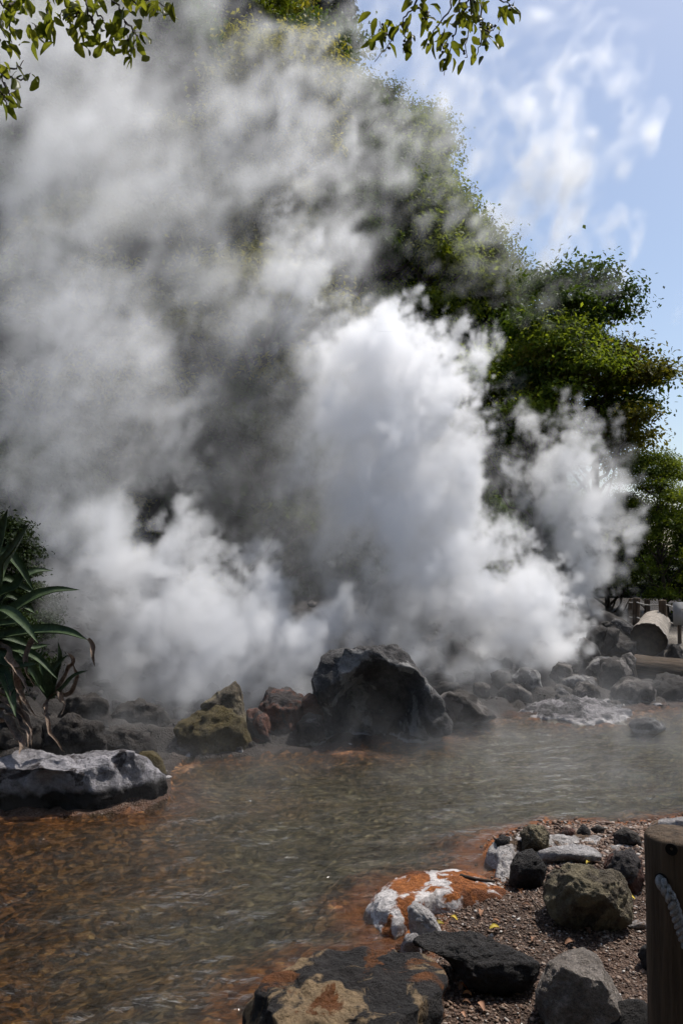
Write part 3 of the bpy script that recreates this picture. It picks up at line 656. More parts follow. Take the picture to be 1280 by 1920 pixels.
# near shore
near = [
    ([(1012, 1655), (1035, 1630), (1075, 1622), (1105, 1622), (1140, 1625), (1170, 1645), (1180, 1675), (1187, 1700), (1170, 1735), (1140, 1752), (1112, 1748), (1080, 1750), (1040, 1728), (1022, 1695)], 3.76, .19, M_brown, 6, .07, [((-.1, -.85, -.35), .66), ((.1, -.2, 1), .84), ((.55, -.8, .2), .8)], 'large brown boulder with ragged lit top edge, nearest to the wooden post'),
    ([(1007, 1830), (1025, 1800), (1065, 1777), (1090, 1776), (1120, 1790), (1145, 1825), (1170, 1870), (1173, 1898), (1150, 1925), (1090, 1950), (1020, 1938), (1003, 1880)], 2.98, .16, M_fgrey, 6, .045, [((.15, -.1, 1), .74), ((-.1, -.9, .1), .72), ((.8, -.2, .45), .78)], 'rounded tan grey rock with pitted sunlit top at the bottom of the picture'),
    ([(762, 1765), (775, 1752), (830, 1749), (900, 1751), (935, 1768), (980, 1788), (1017, 1805), (1010, 1832), (990, 1858), (920, 1866), (880, 1850), (852, 1815), (828, 1792)], 3.32, .16, M_fdark, 6, .07, [((.0, -.15, 1), .7)], 'flat charcoal black rock between the patched slab and the tan grey rock'),
    ([(450, 1930), (478, 1862), (510, 1835), (560, 1805), (620, 1782), (680, 1775), (740, 1777), (800, 1785), (822, 1802), (828, 1850), (820, 1930), (800, 2010), (600, 2030), (450, 2010)], 2.92, .30, M_patch, 6, .05, [((.0, -.1, 1), .52)], 'wide flat black slab with cream and orange patches at the bottom edge'),
    ([(955, 1622), (970, 1600), (995, 1592), (1012, 1602), (1026, 1636), (1012, 1660), (970, 1662), (955, 1648)], 4.2, .12, M_fdark, 5, .06, [], 'rounded black rock between white crust and the large brown boulder'),
    ([(1130, 1617), (1150, 1595), (1180, 1591), (1203, 1613), (1208, 1648), (1192, 1678), (1160, 1668), (1136, 1650)], 4.12, .14, M_red, 5, .06, [], 'dark maroon rock leaning behind the large brown boulder'),
    ([(974, 1562), (990, 1546), (1020, 1547), (1030, 1562), (1026, 1588), (1000, 1596), (980, 1590)], 4.85, .11, M_brown, 5, .07, [], 'brown rock at the back of the near shore, largest in its row'),
    ([(925, 1577), (940, 1565), (957, 1570), (956, 1588), (932, 1588)], 4.8, .06, M_fdark, 4, .06, [], 'small black rock at the outer tip of the white crust'),
    ([(1046, 1561), (1060, 1550), (1077, 1555), (1078, 1574), (1050, 1574)], 4.9, .06, M_red, 4, .06, [], 'small maroon rock right of the brown rock at the back of the near shore'),
    ([(1076, 1565), (1083, 1555), (1092, 1544), (1105, 1556), (1106, 1572), (1078, 1572)], 4.85, .05, M_fdark, 4, .05, [], 'small black rock with a pointed top at the back of the near shore'),
    ([(1106, 1553), (1120, 1546), (1133, 1552), (1132, 1566), (1110, 1566)], 4.95, .05, M_darkw, 4, .05, [], 'small flat grey rock in line after the pointed black one'),
    ([(1148, 1562), (1170, 1551), (1195, 1563), (1203, 1584), (1156, 1588)], 4.75, .1, M_darkw, 4, .08, [], 'rough grey rock beside the top of the wooden post'),
    ([(1003, 1597), (1035, 1587), (1080, 1582), (1115, 1588), (1129, 1604), (1115, 1619), (1070, 1616), (1010, 1618)], 4.5, .10, M_white, 5, .05, [((0, -.1, 1), .6)], 'long white crusted slab lying behind the large brown boulder'),
    ([(762, 1702), (775, 1690), (790, 1695), (815, 1720), (828, 1748), (795, 1752), (768, 1730)], 3.68, .06, M_mixed, 5, .07, [], 'pointed white and brown rock stuck at the foot of the orange terrace'),
    ([(752, 1768), (760, 1752), (778, 1750), (792, 1762), (784, 1775), (758, 1778)], 3.45, .05, M_white, 4, .08, [], 'small white crust knob on the left tip of the charcoal black rock'),
    ([(1195, 1790), (1200, 1775), (1214, 1770), (1235, 1790), (1235, 1825), (1205, 1815)], 3.15, .08, M_fdark, 4, .06, [], 'black rock half hidden behind the wooden post'),
    ([(1172, 1735), (1190, 1725), (1212, 1728), (1215, 1742), (1180, 1745)], 3.4, .05, M_white, 4, .06, [], 'small white stone on the gravel beside the wooden post'),
    ([(1095, 1925), (1130, 1885), (1200, 1872), (1230, 1900), (1220, 1960), (1110, 1960)], 2.85, .07, M_fdark, 4, .06, [], 'low black rock in the corner between tan grey rock and wooden post'),
    ([(1200, 1545), (1230, 1537), (1290, 1530), (1340, 1545), (1320, 1560), (1215, 1560)], 5.05, .12, M_white, 4, .08, [], 'white crusted stone behind the top of the wooden post'),
]
for i, (px, Yd, th, mt, sub, rg, cuts, lab) in enumerate(near):
    if i not in (3, 4, 5): Yd = onz(640, max(p[1] for p in px), .08).y + .55 * th
    rock(lab, px, Yd, th, mt, 100 + i, cuts=cuts, rough=rg, sub=sub, facets=7)
slab('broad flat slab with a white waterline edge in the far right of the pool', [(958, 1336), (985, 1322), (1030, 1310), (1085, 1312), (1132, 1312), (1200, 1342), (1147, 1360), (1100, 1364), (1046, 1354), (999, 1352)], .0, .12, M_greyw, 61, .018, 2.2)
slab('knobbly white mineral crust at the tip of the orange shallows', [(905, 1594), (922, 1580), (950, 1574), (985, 1570), (1000, 1580), (985, 1600), (965, 1618), (955, 1650), (935, 1655), (922, 1640), (930, 1616)], .05, .05, M_mixed, 63, .016, 3)
slab('flat pale crust between small stones at the back of the near shore', [(1000, 1572), (1040, 1560), (1090, 1566), (1140, 1572), (1150, 1586), (1080, 1590), (1010, 1590)], .085, .022, M_mixed, 64, .008, 3)
slab('thin white crust patch beside the maroon rock and the wooden post', [(1120, 1590), (1150, 1584), (1205, 1590), (1210, 1606), (1150, 1602)], .085, .02, M_white, 65, .008, 3)
slab('low orange terrace with white crust rim, reaching into the water', [(686, 1692), (694, 1668), (720, 1655), (790, 1645), (855, 1637), (920, 1653), (985, 1686), (965, 1707), (890, 1714), (830, 1714), (785, 1712), (765, 1725), (742, 1748), (710, 1738), (690, 1715)], 0.045, .085, M_orange, 62, .006, 4)
print('rocks done')

# ------------------------------------------------------------------ gravel (stuff)
def gravel():
    r = np.random.default_rng(31); k = 90000
    x = r.uniform(-.2, 2.6, k); y = r.uniform(2.3, 5.6, k); z, s = height(x, y)
    vis = (np.abs(x / y) < .46) & (s > .10 + .06 * r.standard_normal(k)); x, y, z, s = x[vis], y[vis], z[vis], s[vis]
    x, y, z = x[:42000], y[:42000], z[:42000]; k = len(x)
    bm = bmesh.new(); bmesh.ops.create_icosphere(bm, subdivisions=1, radius=1); V0 = np.array([v.co[:] for v in bm.verts]); F0 = np.array([[v.index for v in f.verts] for f in bm.faces]); bm.free()
    n0 = len(V0)
    sz = (.0032 * np.exp(.6 * r.standard_normal(k))).clip(0, .0085) * (1 + .9 * (y > 4.2)); ax = sz[:, None] * (1 + .35 * r.standard_normal((k, 3)).clip(-1.5, 1.5)); ax[:, 2] *= .6
    V = V0[None] * (1 + .16 * r.standard_normal((k, n0, 1))) * ax[:, None, :]
    a = r.uniform(0, 6.28, k); c, s_ = np.cos(a)[:, None], np.sin(a)[:, None]
    V = np.stack([V[..., 0] * c - V[..., 1] * s_, V[..., 0] * s_ + V[..., 1] * c, V[..., 2] + V[..., 0] * .3 * r.standard_normal((k, 1))], -1)
    V += np.stack([x, y, z + sz * .35], -1)[:, None, :]
    Fc = (F0[None] + (np.arange(k) * n0)[:, None, None]).reshape(-1, 3)
    me = mesh_np('gravel', V.reshape(-1, 3), Fc); attr(me, 'tone', np.repeat(r.random(k), n0))
    m, n, l = nt('gravel_stones'); a_ = node(n, 'ShaderNodeAttribute', attribute_name='tone')
    rp = ramp(n, [(0, (.035, .02, .013)), (.4, (.11, .056, .032)), (.75, (.19, .12, .078)), (.95, (.24, .19, .155)), (1, (.50, .46, .42))]); l.new(a_.outputs['Fac'], rp.inputs[0])
    b = node(n, 'ShaderNodeBsdfPrincipled'); l.new(rp.outputs[0], b.inputs['Base Color']); b.inputs['Roughness'].default_value = .7
    o = node(n, 'ShaderNodeOutputMaterial'); l.new(b.outputs[0], o.inputs[0])
    tag(link('gravel', me, m), kind='stuff')
gravel()

def rubble():
    r = np.random.default_rng(33); k = 9000
    x = r.uniform(-5.5, 6.5, k); y = r.uniform(6.2, 14.5, k); z, s = height(x, y)
    ok = (s > .02) & (np.abs(x / y) < .5) & ~((x > 4.7) & (y > 10.9)); x, y, z = x[ok][:1300], y[ok][:1300], z[ok][:1300]; k = len(x)
    V0, F0 = ICO3; n0 = len(V0); sz = (.03 * np.exp(.7 * r.standard_normal(k))).clip(.012, .13)
    off = r.uniform(0, 50, (k, 1, 3))
    lump = samp(FBM, (V0[None] * .5 + off).reshape(-1, 3).astype(np.float32), 2.6).reshape(k, n0)
    V = V0[None] * (1 + .22 * lump)[..., None] * (sz[:, None] * (1 + .3 * r.standard_normal((k, 3)).clip(-1.5, 1.5)) * (1, 1, .7))[:, None, :]
    for j in range(4):
        nv = unit(r.standard_normal((k, 3))); e = (V * nv[:, None]).sum(-1); h = e.max(1, keepdims=True) * .72; V -= np.maximum(0, e - h)[..., None] * nv[:, None]
    V += np.stack([x, y, z + sz * .2], -1)[:, None, :]
    me = mesh_np('rubble', V.reshape(-1, 3), (F0[None] + (np.arange(k) * n0)[:, None, None]).reshape(-1, 3))
    tag(link('rubble', me, M_darkw), kind='stuff')
ICO3 = ico(3)
rubble()

# ------------------------------------------------------------------ broad leaf shapes
def blade(pts, width, nrm=None, fold=.25, nw=4, taper=True, thin=False):
    """ribbon along pts (world) with a channelled cross section; width is per point or a scalar."""
    pts = np.asarray([tuple(p) for p in pts], float)
    t = np.linspace(0, 1, len(pts)); tt = np.linspace(0, 1, 17)
    # Catmull style smoothing through cubic interpolation per axis
    def cr(a):
        d = np.gradient(a, t); i = np.clip(np.searchsorted(t, tt) - 1, 0, len(t) - 2); h = t[i + 1] - t[i]; u = (tt - t[i]) / h
        return (2 * u**3 - 3 * u**2 + 1) * a[i] + (u**3 - 2 * u**2 + u) * h * d[i] + (-2 * u**3 + 3 * u**2) * a[i + 1] + (u**3 - u**2) * h * d[i + 1]
    p = np.stack([cr(pts[:, k]) for k in range(3)], -1)
    tg = unit(np.gradient(p, axis=0)); n0 = np.array(nrm if nrm is not None else (.2, -.6, .75), float)
    sd = unit(np.cross(tg, n0)); nn = np.cross(sd, tg)
    prof = np.interp(tt, [0, .15, .5, .8, .95, 1], [.75, .95, 1, .6, .18, .02]) if taper else np.interp(tt, [0, .1, .5, .9, 1], [.02, .5, 1, .45, .02])
    W = width * prof; u = np.linspace(-1, 1, nw + 1)
    V = p[:, None] + sd[:, None] * (u[None, :, None] * W[:, None, None] * .5) + nn[:, None] * ((u ** 2)[None, :, None] * W[:, None, None] * fold)
    th = nn[:, None] * (W[:, None, None] * .06)
    ix = np.arange(17 * (nw + 1)).reshape(17, nw + 1)
    q = np.stack([ix[:-1, :-1], ix[1:, :-1], ix[1:, 1:], ix[:-1, 1:]], -1).reshape(-1, 4)
    if thin: return V.reshape(-1, 3), q
    Va = (V + th).reshape(-1, 3); Vb = (V - th).reshape(-1, 3); m = len(Va)
    ed = np.concatenate([ix[:, 0], ix[-1, 1:], ix[::-1, -1][1:], ix[0, ::-1][1:-1]]); e2 = np.roll(ed, -1)
    side = np.stack([ed, e2, e2 + m, ed + m], -1)
    return np.concatenate([Va, Vb]), np.concatenate([q, q[:, ::-1] + m, side])
M_agave = plain_mat('agave_green', (.010, .022, .009), (.055, .085, .03), (22, 22, 22), .6, .25)
M_dead = plain_mat('agave_dry', (.07, .045, .03), (.28, .21, .16), (30, 30, 30), .8, .5)
def agave(root_px, rootY, label, leaves):
    root = at(*root_px, rootY); t = empty('agave_plant', root); tag(t, label, 'agave')
    for pts, wpx, Ys, kind in leaves:
        P3 = [at(x, y, Yd) - root for (x, y), Yd in zip(pts, np.linspace(Ys[0], Ys[1], len(pts)))]
        V, q = blade(P3, wpx * Ys[1] / F_PX, fold=.3 if kind == 'leaf' else .6)
        if kind == 'dead_leaf': V = V + .010 * np.stack([samp(WARP[k], (V + 2).astype(np.float32), .5) for k in range(3)], -1)
        o = link(kind, mesh_np(kind, V, q), M_agave if kind == 'leaf' else M_dead, t)
        if kind == 'dead_leaf': o['label'] = 'dry tan drooping leaf'
L_, D_ = 'leaf', 'dead_leaf'
agave((-40, 1190), 6.0, 'large spiky green agave at the left edge with dry leaves hanging below', [
    ([(-30, 1170), (5, 1075), (30, 1030), (57, 980)], 34, (6, 5.7), L_), ([(-38, 1170), (-20, 1080), (0, 1010), (15, 955)], 30, (6, 5.9), L_),
    ([(-30, 1190), (40, 1135), (95, 1110), (150, 1106)], 22, (6, 6.2), L_), ([(-30, 1150), (10, 1146), (45, 1172), (72, 1206)], 22, (6, 5.6), L_),
    ([(-30, 1200), (60, 1186), (120, 1186), (165, 1200)], 26, (6, 5.8), L_), ([(-30, 1110), (5, 1040), (35, 1062), (64, 1108)], 22, (6.1, 6.2), L_),
    ([(-30, 1150), (0, 1090), (40, 1100), (85, 1128)], 18, (6.1, 6.3), L_), ([(-30, 1180), (0, 1172), (35, 1168), (56, 1166)], 18, (6, 5.9), L_),
    ([(-30, 1200), (20, 1200), (60, 1215), (95, 1208)], 16, (6, 6.2), L_), ([(-35, 1180), (-15, 1100), (5, 1062), (18, 1012)], 22, (6.2, 6.3), L_),
    ([(-30, 1190), (10, 1120), (50, 1140), (66, 1150)], 20, (6.2, 6.3), L_), ([(-30, 1210), (25, 1235), (60, 1262), (75, 1290)], 18, (6, 6.2), L_),
    ([(-35, 1190), (-10, 1230), (30, 1250), (70, 1245)], 24, (6, 5.75), L_), ([(-35, 1180), (10, 1110), (60, 1075), (100, 1070)], 20, (6.1, 6.4), L_), ([(-35, 1200), (0, 1250), (20, 1300), (30, 1345)], 22, (6, 5.6), L_), ([(-35, 1170), (-5, 1120), (30, 1100), (50, 1060)], 24, (6.1, 6.2), L_),
    ([(-35, 1200), (20, 1215), (70, 1235), (110, 1275)], 20, (6, 5.9), L_), ([(-20, 1340), (10, 1350), (35, 1385), (38, 1420)], 16, (5.9, 5.45), D_), ([(-20, 1230), (25, 1250), (40, 1300), (70, 1345)], 11, (6, 5.7), D_),
    ([(165, 1198), (172, 1206), (176, 1222), (178, 1248)], 9, (5.8, 5.8), D_),
    ([(-20, 1200), (12, 1222), (32, 1258), (54, 1302)], 13, (6, 5.7), D_), ([(-20, 1300), (25, 1328), (55, 1352), (58, 1404)], 15, (6, 5.55), D_),
    ([(-20, 1330), (20, 1334), (48, 1362), (50, 1404)], 15, (6, 5.5), D_), ([(66, 1195), (50, 1222), (47, 1252), (58, 1290)], 9, (5.9, 5.8), D_),
    ([(-20, 1250), (10, 1268), (18, 1285), (24, 1310)], 18, (6, 5.7), D_), ([(-20, 1290), (10, 1300), (40, 1318), (62, 1340)], 10, (6, 5.7), D_)])
agave((95, 1310), 6.4, 'smaller agave with curled tips growing among the dark rocks', [
    ([(95, 1310), (92, 1275), (105, 1252), (128, 1228)], 20, (6.4, 6.3), L_), ([(95, 1310), (118, 1292), (140, 1268), (166, 1257)], 12, (6.4, 6.2), L_),
    ([(95, 1310), (106, 1265), (113, 1235), (109, 1202)], 11, (6.4, 6.3), L_), ([(95, 1310), (75, 1280), (50, 1240), (30, 1215)], 18, (6.4, 6.3), L_),
    ([(95, 1310), (84, 1270), (76, 1235), (82, 1218)], 10, (6.4, 6.4), L_),
    ([(95, 1310), (128, 1262), (138, 1240), (128, 1222)], 8, (6.4, 6.3), D_), ([(95, 1310), (110, 1300), (120, 1320), (116, 1345)], 9, (6.4, 6.1), D_),
    ([(95, 1310), (86, 1338), (96, 1372), (122, 1414)], 9, (6.4, 5.9), D_), ([(95, 1310), (135, 1300), (142, 1270), (138, 1238)], 8, (6.4, 6.3), D_)])
# leafy bushes behind the agave
PROTO.append(make_tree(16, 3.4, 2.0, 40, 520, .16, 3, .06, .65))
for i, (px, py, Yd, sc, lab) in enumerate([(-5, 1240, 7.2, .22, 'dark leafy bush right behind the large agave'), (-30, 1060, 8.4, .27, 'dark bush at the left edge above the agave'),
                                           (45, 1160, 8.6, .2, 'shadowy bush on the bank between the large agave and the steam')]):
    p = at(px, py, Yd); place_tree(5, (p.x, p.y, p.z - .5 * 3.4 * sc), sc, i, lab, name='bush', cat='bush')

# ------------------------------------------------------------------ overhanging branches
M_hang = leaf_mat('leaf_backlit', (.065, .085, .016), (.23, .25, .05), .62, .35, True)
M_twig = plain_mat('twig_bark', (.02, .014, .01), (.07, .05, .035), (60, 60, 60), .8, .3)
M_berry = plain_mat('berry_skin', (.012, .015, .008), (.03, .035, .015), (60, 60, 60), .4, .1)
def hanging(label, Yd, twigs, seed, nper, spread, size, extra=(), berries=0):
    r = np.random.default_rng(seed)
    root = at(*twigs[0][0], Yd); t = empty('overhanging_branch', root); tag(t, label, 'branch')
    tubes, V_, Q_, T_, B_ = [], [], [], [], []
    off = 0
    spots = []
    for tw in twigs:
        P3 = np.array([tuple(at(x, y, Yd + .12 * r.standard_normal()) - root) for x, y in tw])
        tt = np.linspace(0, len(P3) - 1, 4 * len(P3)); P3 = np.stack([np.interp(tt, np.arange(len(P3)), P3[:, k]) for k in range(3)], -1) + .003 * r.standard_normal((len(tt), 3))
        tubes.append(tube(P3, np.linspace(.0045, .0014, len(P3)), 6))
        n_ = nper if len(tw) > 2 else max(3, nper // 2)
        for i in range(n_):
            k = r.integers(1, len(P3)); spots.append(P3[k] + spread * r.standard_normal(3) * np.array((1, 1, .8)))
        if berries:
            for i in range(berries): B_.append(P3[r.integers(len(P3) // 2, len(P3))] + .012 * r.standard_normal(3) + np.array((0, 0, -.012)))
    for x, y in extra: spots.append(np.array(tuple(at(x, y, Yd) - root)))
    for s in spots:
        L = size * (.7 + .6 * r.random()); a = r.uniform(0, 6.28); d = np.array((math.cos(a) * .7, math.sin(a) * .6, -.35 - .9 * r.random())); d /= np.linalg.norm(d)
        nr = unit((np.array([[0, -.35, .7]]) + .7 * r.standard_normal((1, 3))))[0]
        curl = nr * L * (.05 + .14 * r.random())
        V, q = blade([s, s + d * L * .33 + curl * .7, s + d * L * .66 + curl * .6, s + d * L - curl * .6], L * .52, nr, .28 * r.random() + .05, 4, False, True)
        V_.append(V); Q_.append(q + off); off += len(V); T_.append(np.full(len(V), r.random()))
    me = mesh_np('foliage', np.concatenate(V_), np.concatenate(Q_)); attr(me, 'tone', np.concatenate(T_)); link('foliage', me, M_hang, t)
    V, Fc = join(tubes); link('twigs', mesh_np('twigs', V, Fc), M_twig, t)
    if B_:
        s, Fq = ico(2); V = np.concatenate([s * .0055 + b for b in B_]); Fq = np.concatenate([Fq + i * len(s) for i in range(len(B_))])
        bz = link('berries', mesh_np('berries', V, Fq), M_berry, t); bz['kind'] = 'stuff'
hanging('leafy twigs with dark berries hanging into the top middle of the picture', 3.1, [
    [(800, -40), (775, 15), (755, 38), (735, 75), (702, 118)], [(755, 40), (757, 60), (760, 85)], [(735, 72), (720, 62), (712, 40)], [(850, -40), (845, 15), (812, 60), (806, 82)],
    [(865, -40), (858, 40), (848, 75), (832, 140)], [(858, 45), (870, 20), (890, 5)], [(890, -40), (905, 30), (902, 75), (890, 115)], [(900, 50), (922, 60), (930, 45)],
    [(920, -40), (935, 0), (960, 10)], [(830, 60), (828, 80), (835, 100)], [(880, -40), (882, 30), (876, 70), (872, 110)], [(780, 10), (800, 20), (806, 30)], [(900, -40), (880, 0), (870, 10)]], 41, 12, .022, .052, berries=2)
hanging('thick leafy twigs hanging into the top left of the picture', 3.0, [
    [(60, -40), (92, 0), (90, 40), (100, 68)], [(92, 40), (75, 50), (60, 45)], [(-20, -20), (15, 20), (20, 55), (22, 90)], [(15, 10), (35, 0), (60, -10)], [(120, -40), (130, 10), (110, 30)],
    [(150, -40), (165, 20), (160, 60), (155, 85)], [(165, 10), (190, 30), (205, 55), (215, 80)], [(180, -40), (220, 10), (235, 45), (240, 78)], [(235, 40), (255, 60), (262, 78)], [(240, 75), (246, 85), (250, 95)],
    [(230, -40), (270, 0), (300, 5), (325, 25)], [(200, -40), (250, 0), (262, 20)], [(150, 20), (135, 35), (128, 35)], [(170, 30), (180, 60), (178, 75)], [(-20, 0), (0, 30), (10, 70)], [(270, -20), (285, 10), (290, 20)]], 43, 13, .026, .058)
hanging('separate small leafy sprig at the left edge below the other twigs', 2.8, [
    [(-30, 100), (0, 125), (8, 155), (15, 205)], [(0, 125), (30, 130), (45, 118)], [(5, 140), (35, 150), (58, 138)], [(8, 155), (20, 175), (15, 190)], [(-20, 150), (5, 175), (12, 200)]], 45, 6, .016, .058)

# ------------------------------------------------------------------ posts, ropes, logs
M_wood = plain_mat('weathered_wood', (.022, .014, .008), (.12, .082, .052), (30, 30, 1.6), .85, 1.0)
M_endgrain = plain_mat('wood_end', (.018, .012, .007), (.06, .042, .024), (14, 14, 14), .85, .5)
M_palewood = plain_mat('bleached_wood', (.12, .10, .08), (.36, .32, .27), (12, 3, 12), .8, .6)
M_rope = plain_mat('rope_fibre', (.14, .136, .138), (.36, .35, .345), (160, 160, 160), .85, .4)
M_wire = plain_mat('cord', (.25, .23, .2), (.4, .38, .35), (30, 30, 30), .7, .1)
def post_mesh(r_, h, seed, crack=True, bev=.012, nseg=40):
    r = np.random.default_rng(seed); a = np.linspace(0, 2 * math.pi, nseg, endpoint=False)
    dent = np.zeros(nseg)
    if crack:
        for c in r.integers(0, nseg, 4): dent[c] -= .10 * r.random() + .03
    zs = [0] + list(np.linspace(.02, h - bev, 14)) + [h - bev * .3, h]; V = []
    for z in zs:
        s = 1 - (bev * .9 / r_ if z == h else (bev * .3 / r_ if z > h - bev * .5 else 0)); rr = r_ * s * (1 + dent + .012 * np.sin(3 * a + z * 4) + .008 * r.standard_normal(nseg))
        V.append(np.stack([rr * np.cos(a), rr * np.sin(a), np.full(nseg, z)], -1))
    V = np.concatenate(V); n = len(zs); ix = np.arange(n * nseg).reshape(n, nseg); jx = np.roll(ix, -1, 1)
    q = np.stack([ix[:-1], jx[:-1], jx[1:], ix[1:]], -1).reshape(-1, 4)
    V = np.concatenate([V, [(0, 0, h + .002), (0, 0, 0)]]); t = np.concatenate([np.stack([ix[-1], jx[-1], np.full(nseg, len(V) - 2)], -1), np.stack([jx[0], ix[0], np.full(nseg, len(V) - 1)], -1)])
    return V, [q, t]
def rope_mesh(pts, rad, twist_len):
    pts = np.asarray([tuple(p) for p in pts], float); d = np.concatenate([[0], np.cumsum(np.linalg.norm(np.diff(pts, axis=0), axis=1))])
    n = max(20, int(d[-1] / twist_len * 12)); s = np.linspace(0, d[-1], n); p = np.stack([np.interp(s, d, pts[:, k]) for k in range(3)], -1)
    for _ in range(6): p[1:-1] = (p[:-2] + 2 * p[1:-1] + p[2:]) / 4
    tg = unit(np.gradient(p, axis=0)); u = unit(np.cross(tg, np.array([(.3, .2, .93)] * n))); v = np.cross(tg, u); out = []
    for k in range(3):
        ph = s / twist_len * 2 * math.pi + k * 2.0944
        out.append(tube(p + u * (np.cos(ph) * rad * .55)[:, None] + v * (np.sin(ph) * rad * .55)[:, None], rad * .5, 8))
    return join(out)
pp = at(1266, 1562, 2.5); PZ = gz(pp.x, pp.y) - .05
t = empty('rope_post', (pp.x, pp.y, PZ)); tag(t, 'thick dark wooden post in the near right corner with a grey rope threaded through it', 'post')
V, Fc = post_mesh(.092, pp.z - PZ, 3); link('shaft', mesh_np('shaft', V, Fc), M_wood, t)
def disc(name, r_, loc, nrm, mat, parent, dep=.006):
    a = np.linspace(0, 2 * math.pi, 24, endpoint=False); q = Vector(nrm).to_track_quat('Z', 'Y').to_matrix()
    V = [loc + q @ Vector((r_ * s * math.cos(x), r_ * s * math.sin(x), z)) for s, z in ((1, 0), (1, dep), (.7, dep * .3)) for x in a] + [loc + q @ Vector((0, 0, -dep * .2))]
    ix = np.arange(72).reshape(3, 24); jx = np.roll(ix, -1, 1); Q = np.stack([ix[:-1], jx[:-1], jx[1:], ix[1:]], -1).reshape(-1, 4); T = np.stack([ix[2], jx[2], np.full(24, 72)], -1)
    return link(name, mesh_np(name, np.array([tuple(v) for v in V]), [Q, T]), mat, parent)
M_hole = plain_mat('dark_hole', (.004, .003, .003), (.01, .008, .006), (20, 20, 20), .95, .1)
def on_post(px, py):
    q = ray(px, py); a = q[0] ** 2 + q[1] ** 2; b = -2 * (q[0] * pp.x + q[1] * pp.y); c_ = pp.x ** 2 + pp.y ** 2 - .092 ** 2
    tt = (-b - math.sqrt(max(0, b * b - 4 * a * c_))) / (2 * a); return Vector(CAM + q * tt)
h1 = on_post(1240, 1650); nrm = Vector((h1.x - pp.x, h1.y - pp.y, 0)).normalized()
disc('rope_hole', .02, h1 - Vector((pp.x, pp.y, PZ)), nrm, M_hole, t)
h2 = on_post(1258, 1592); n2 = Vector((h2.x - pp.x, h2.y - pp.y, 0)).normalized()
disc('notch', .017, h2 - Vector((pp.x, pp.y, PZ)), n2, M_hole, t)
rp = [h1 - nrm * .05, h1 + nrm * .012] + [h1 + Vector((.008 + .075 * u, -.03 + .01 * u, -.015 - .24 * u ** .95)) for u in (.1, .3, .55, .8, 1.0, 1.4, 1.9, 2.4)]
V, Fc = rope_mesh(rp, .0175, .06); tag(link('rope', mesh_np('rope', V, Fc), M_rope), 'thick grey twisted rope hanging out of the near wooden post', 'rope')
# far fence
GF = 'wooden posts of the far rope fence'
fence = [(1178, 1122, 1178, 14.4, .075, -6, 'far fence post that leans, leftmost against the steam'), (1190, 1121, 1176, 13.9, .085, -3, 'far fence post second from the steam, half behind the cut log'),
         (1213, 1123, 1165, 15.2, .075, 0, 'thin far fence post standing behind the cut log'), (1245, 1125, 1204, 12.8, .09, 2, 'tall far fence post directly right of the cut log')]
tops = []
for px, y0, y1, Yd, rr, lean, lab in fence:
    a, b = at(px, y1, Yd), at(px, y0, Yd); z0 = min(b.z, .38)
    o = empty('fence_post', (a.x, a.y, z0)); V, Fc = post_mesh(rr * .72, a.z * 0 + at(px, y0, Yd).z - z0, int(px), True, .012, 18); link('shaft', mesh_np('shaft', V, Fc), M_wood, o)
    o.rotation_euler = (0, R_(-lean), 0); tag(o, lab, 'post', GF); tops.append(at(px, y0 + 4, Yd) )
def sag(a, b, s, n=9): return [a.lerp(b, i / n) + Vector((0, 0, -s * 4 * (i / n) * (1 - i / n))) for i in range(n + 1)]
endp = at(1310, 1140, 11.6)
for dz, lab in ((0, 'upper pale cord strung along the far fence posts'), (-.26, 'lower pale cord strung along the far fence posts')):
    v = Vector((0, 0, dz - .03)); pts = sag(tops[0] + v, tops[1] + v, .01) + sag(tops[1] + v, tops[3] + v, .04)[1:] + sag(tops[3] + v, endp + v, .03)[1:]
    V, Fc = tube(pts, .011, 7); tag(link('fence_rope', mesh_np('fence_rope', V, Fc), M_wire), lab, 'rope')
def box_mesh(sx, sy, sz, bev=.01):
    bm = bmesh.new(); bmesh.ops.create_cube(bm, size=1); bmesh.ops.scale(bm, vec=(sx, sy, sz), verts=bm.verts); bmesh.ops.bevel(bm, geom=bm.edges[:], offset=bev, segments=2, affect='EDGES')
    me = bpy.data.meshes.new('board'); bm.to_mesh(me); bm.free(); return me
sp = at(1272, 1151, 12.2); o = empty('notice_board', (sp.x, sp.y, .40)); tag(o, 'small blank grey board on a stake beyond the far fence', 'sign')
b_ = link('board', box_mesh(.09 * 2, .03, .36), plain_mat('board_paint', (.20, .19, .18), (.30, .29, .28), (6, 6, 6), .7, .1), o); b_.location = (0, 0, sp.z - .40)
s_ = link('stake', box_mesh(.05, .04, sp.z - .40 - .17, .006), M_wood, o); s_.location = (0, .0, (sp.z - .57) / 2)
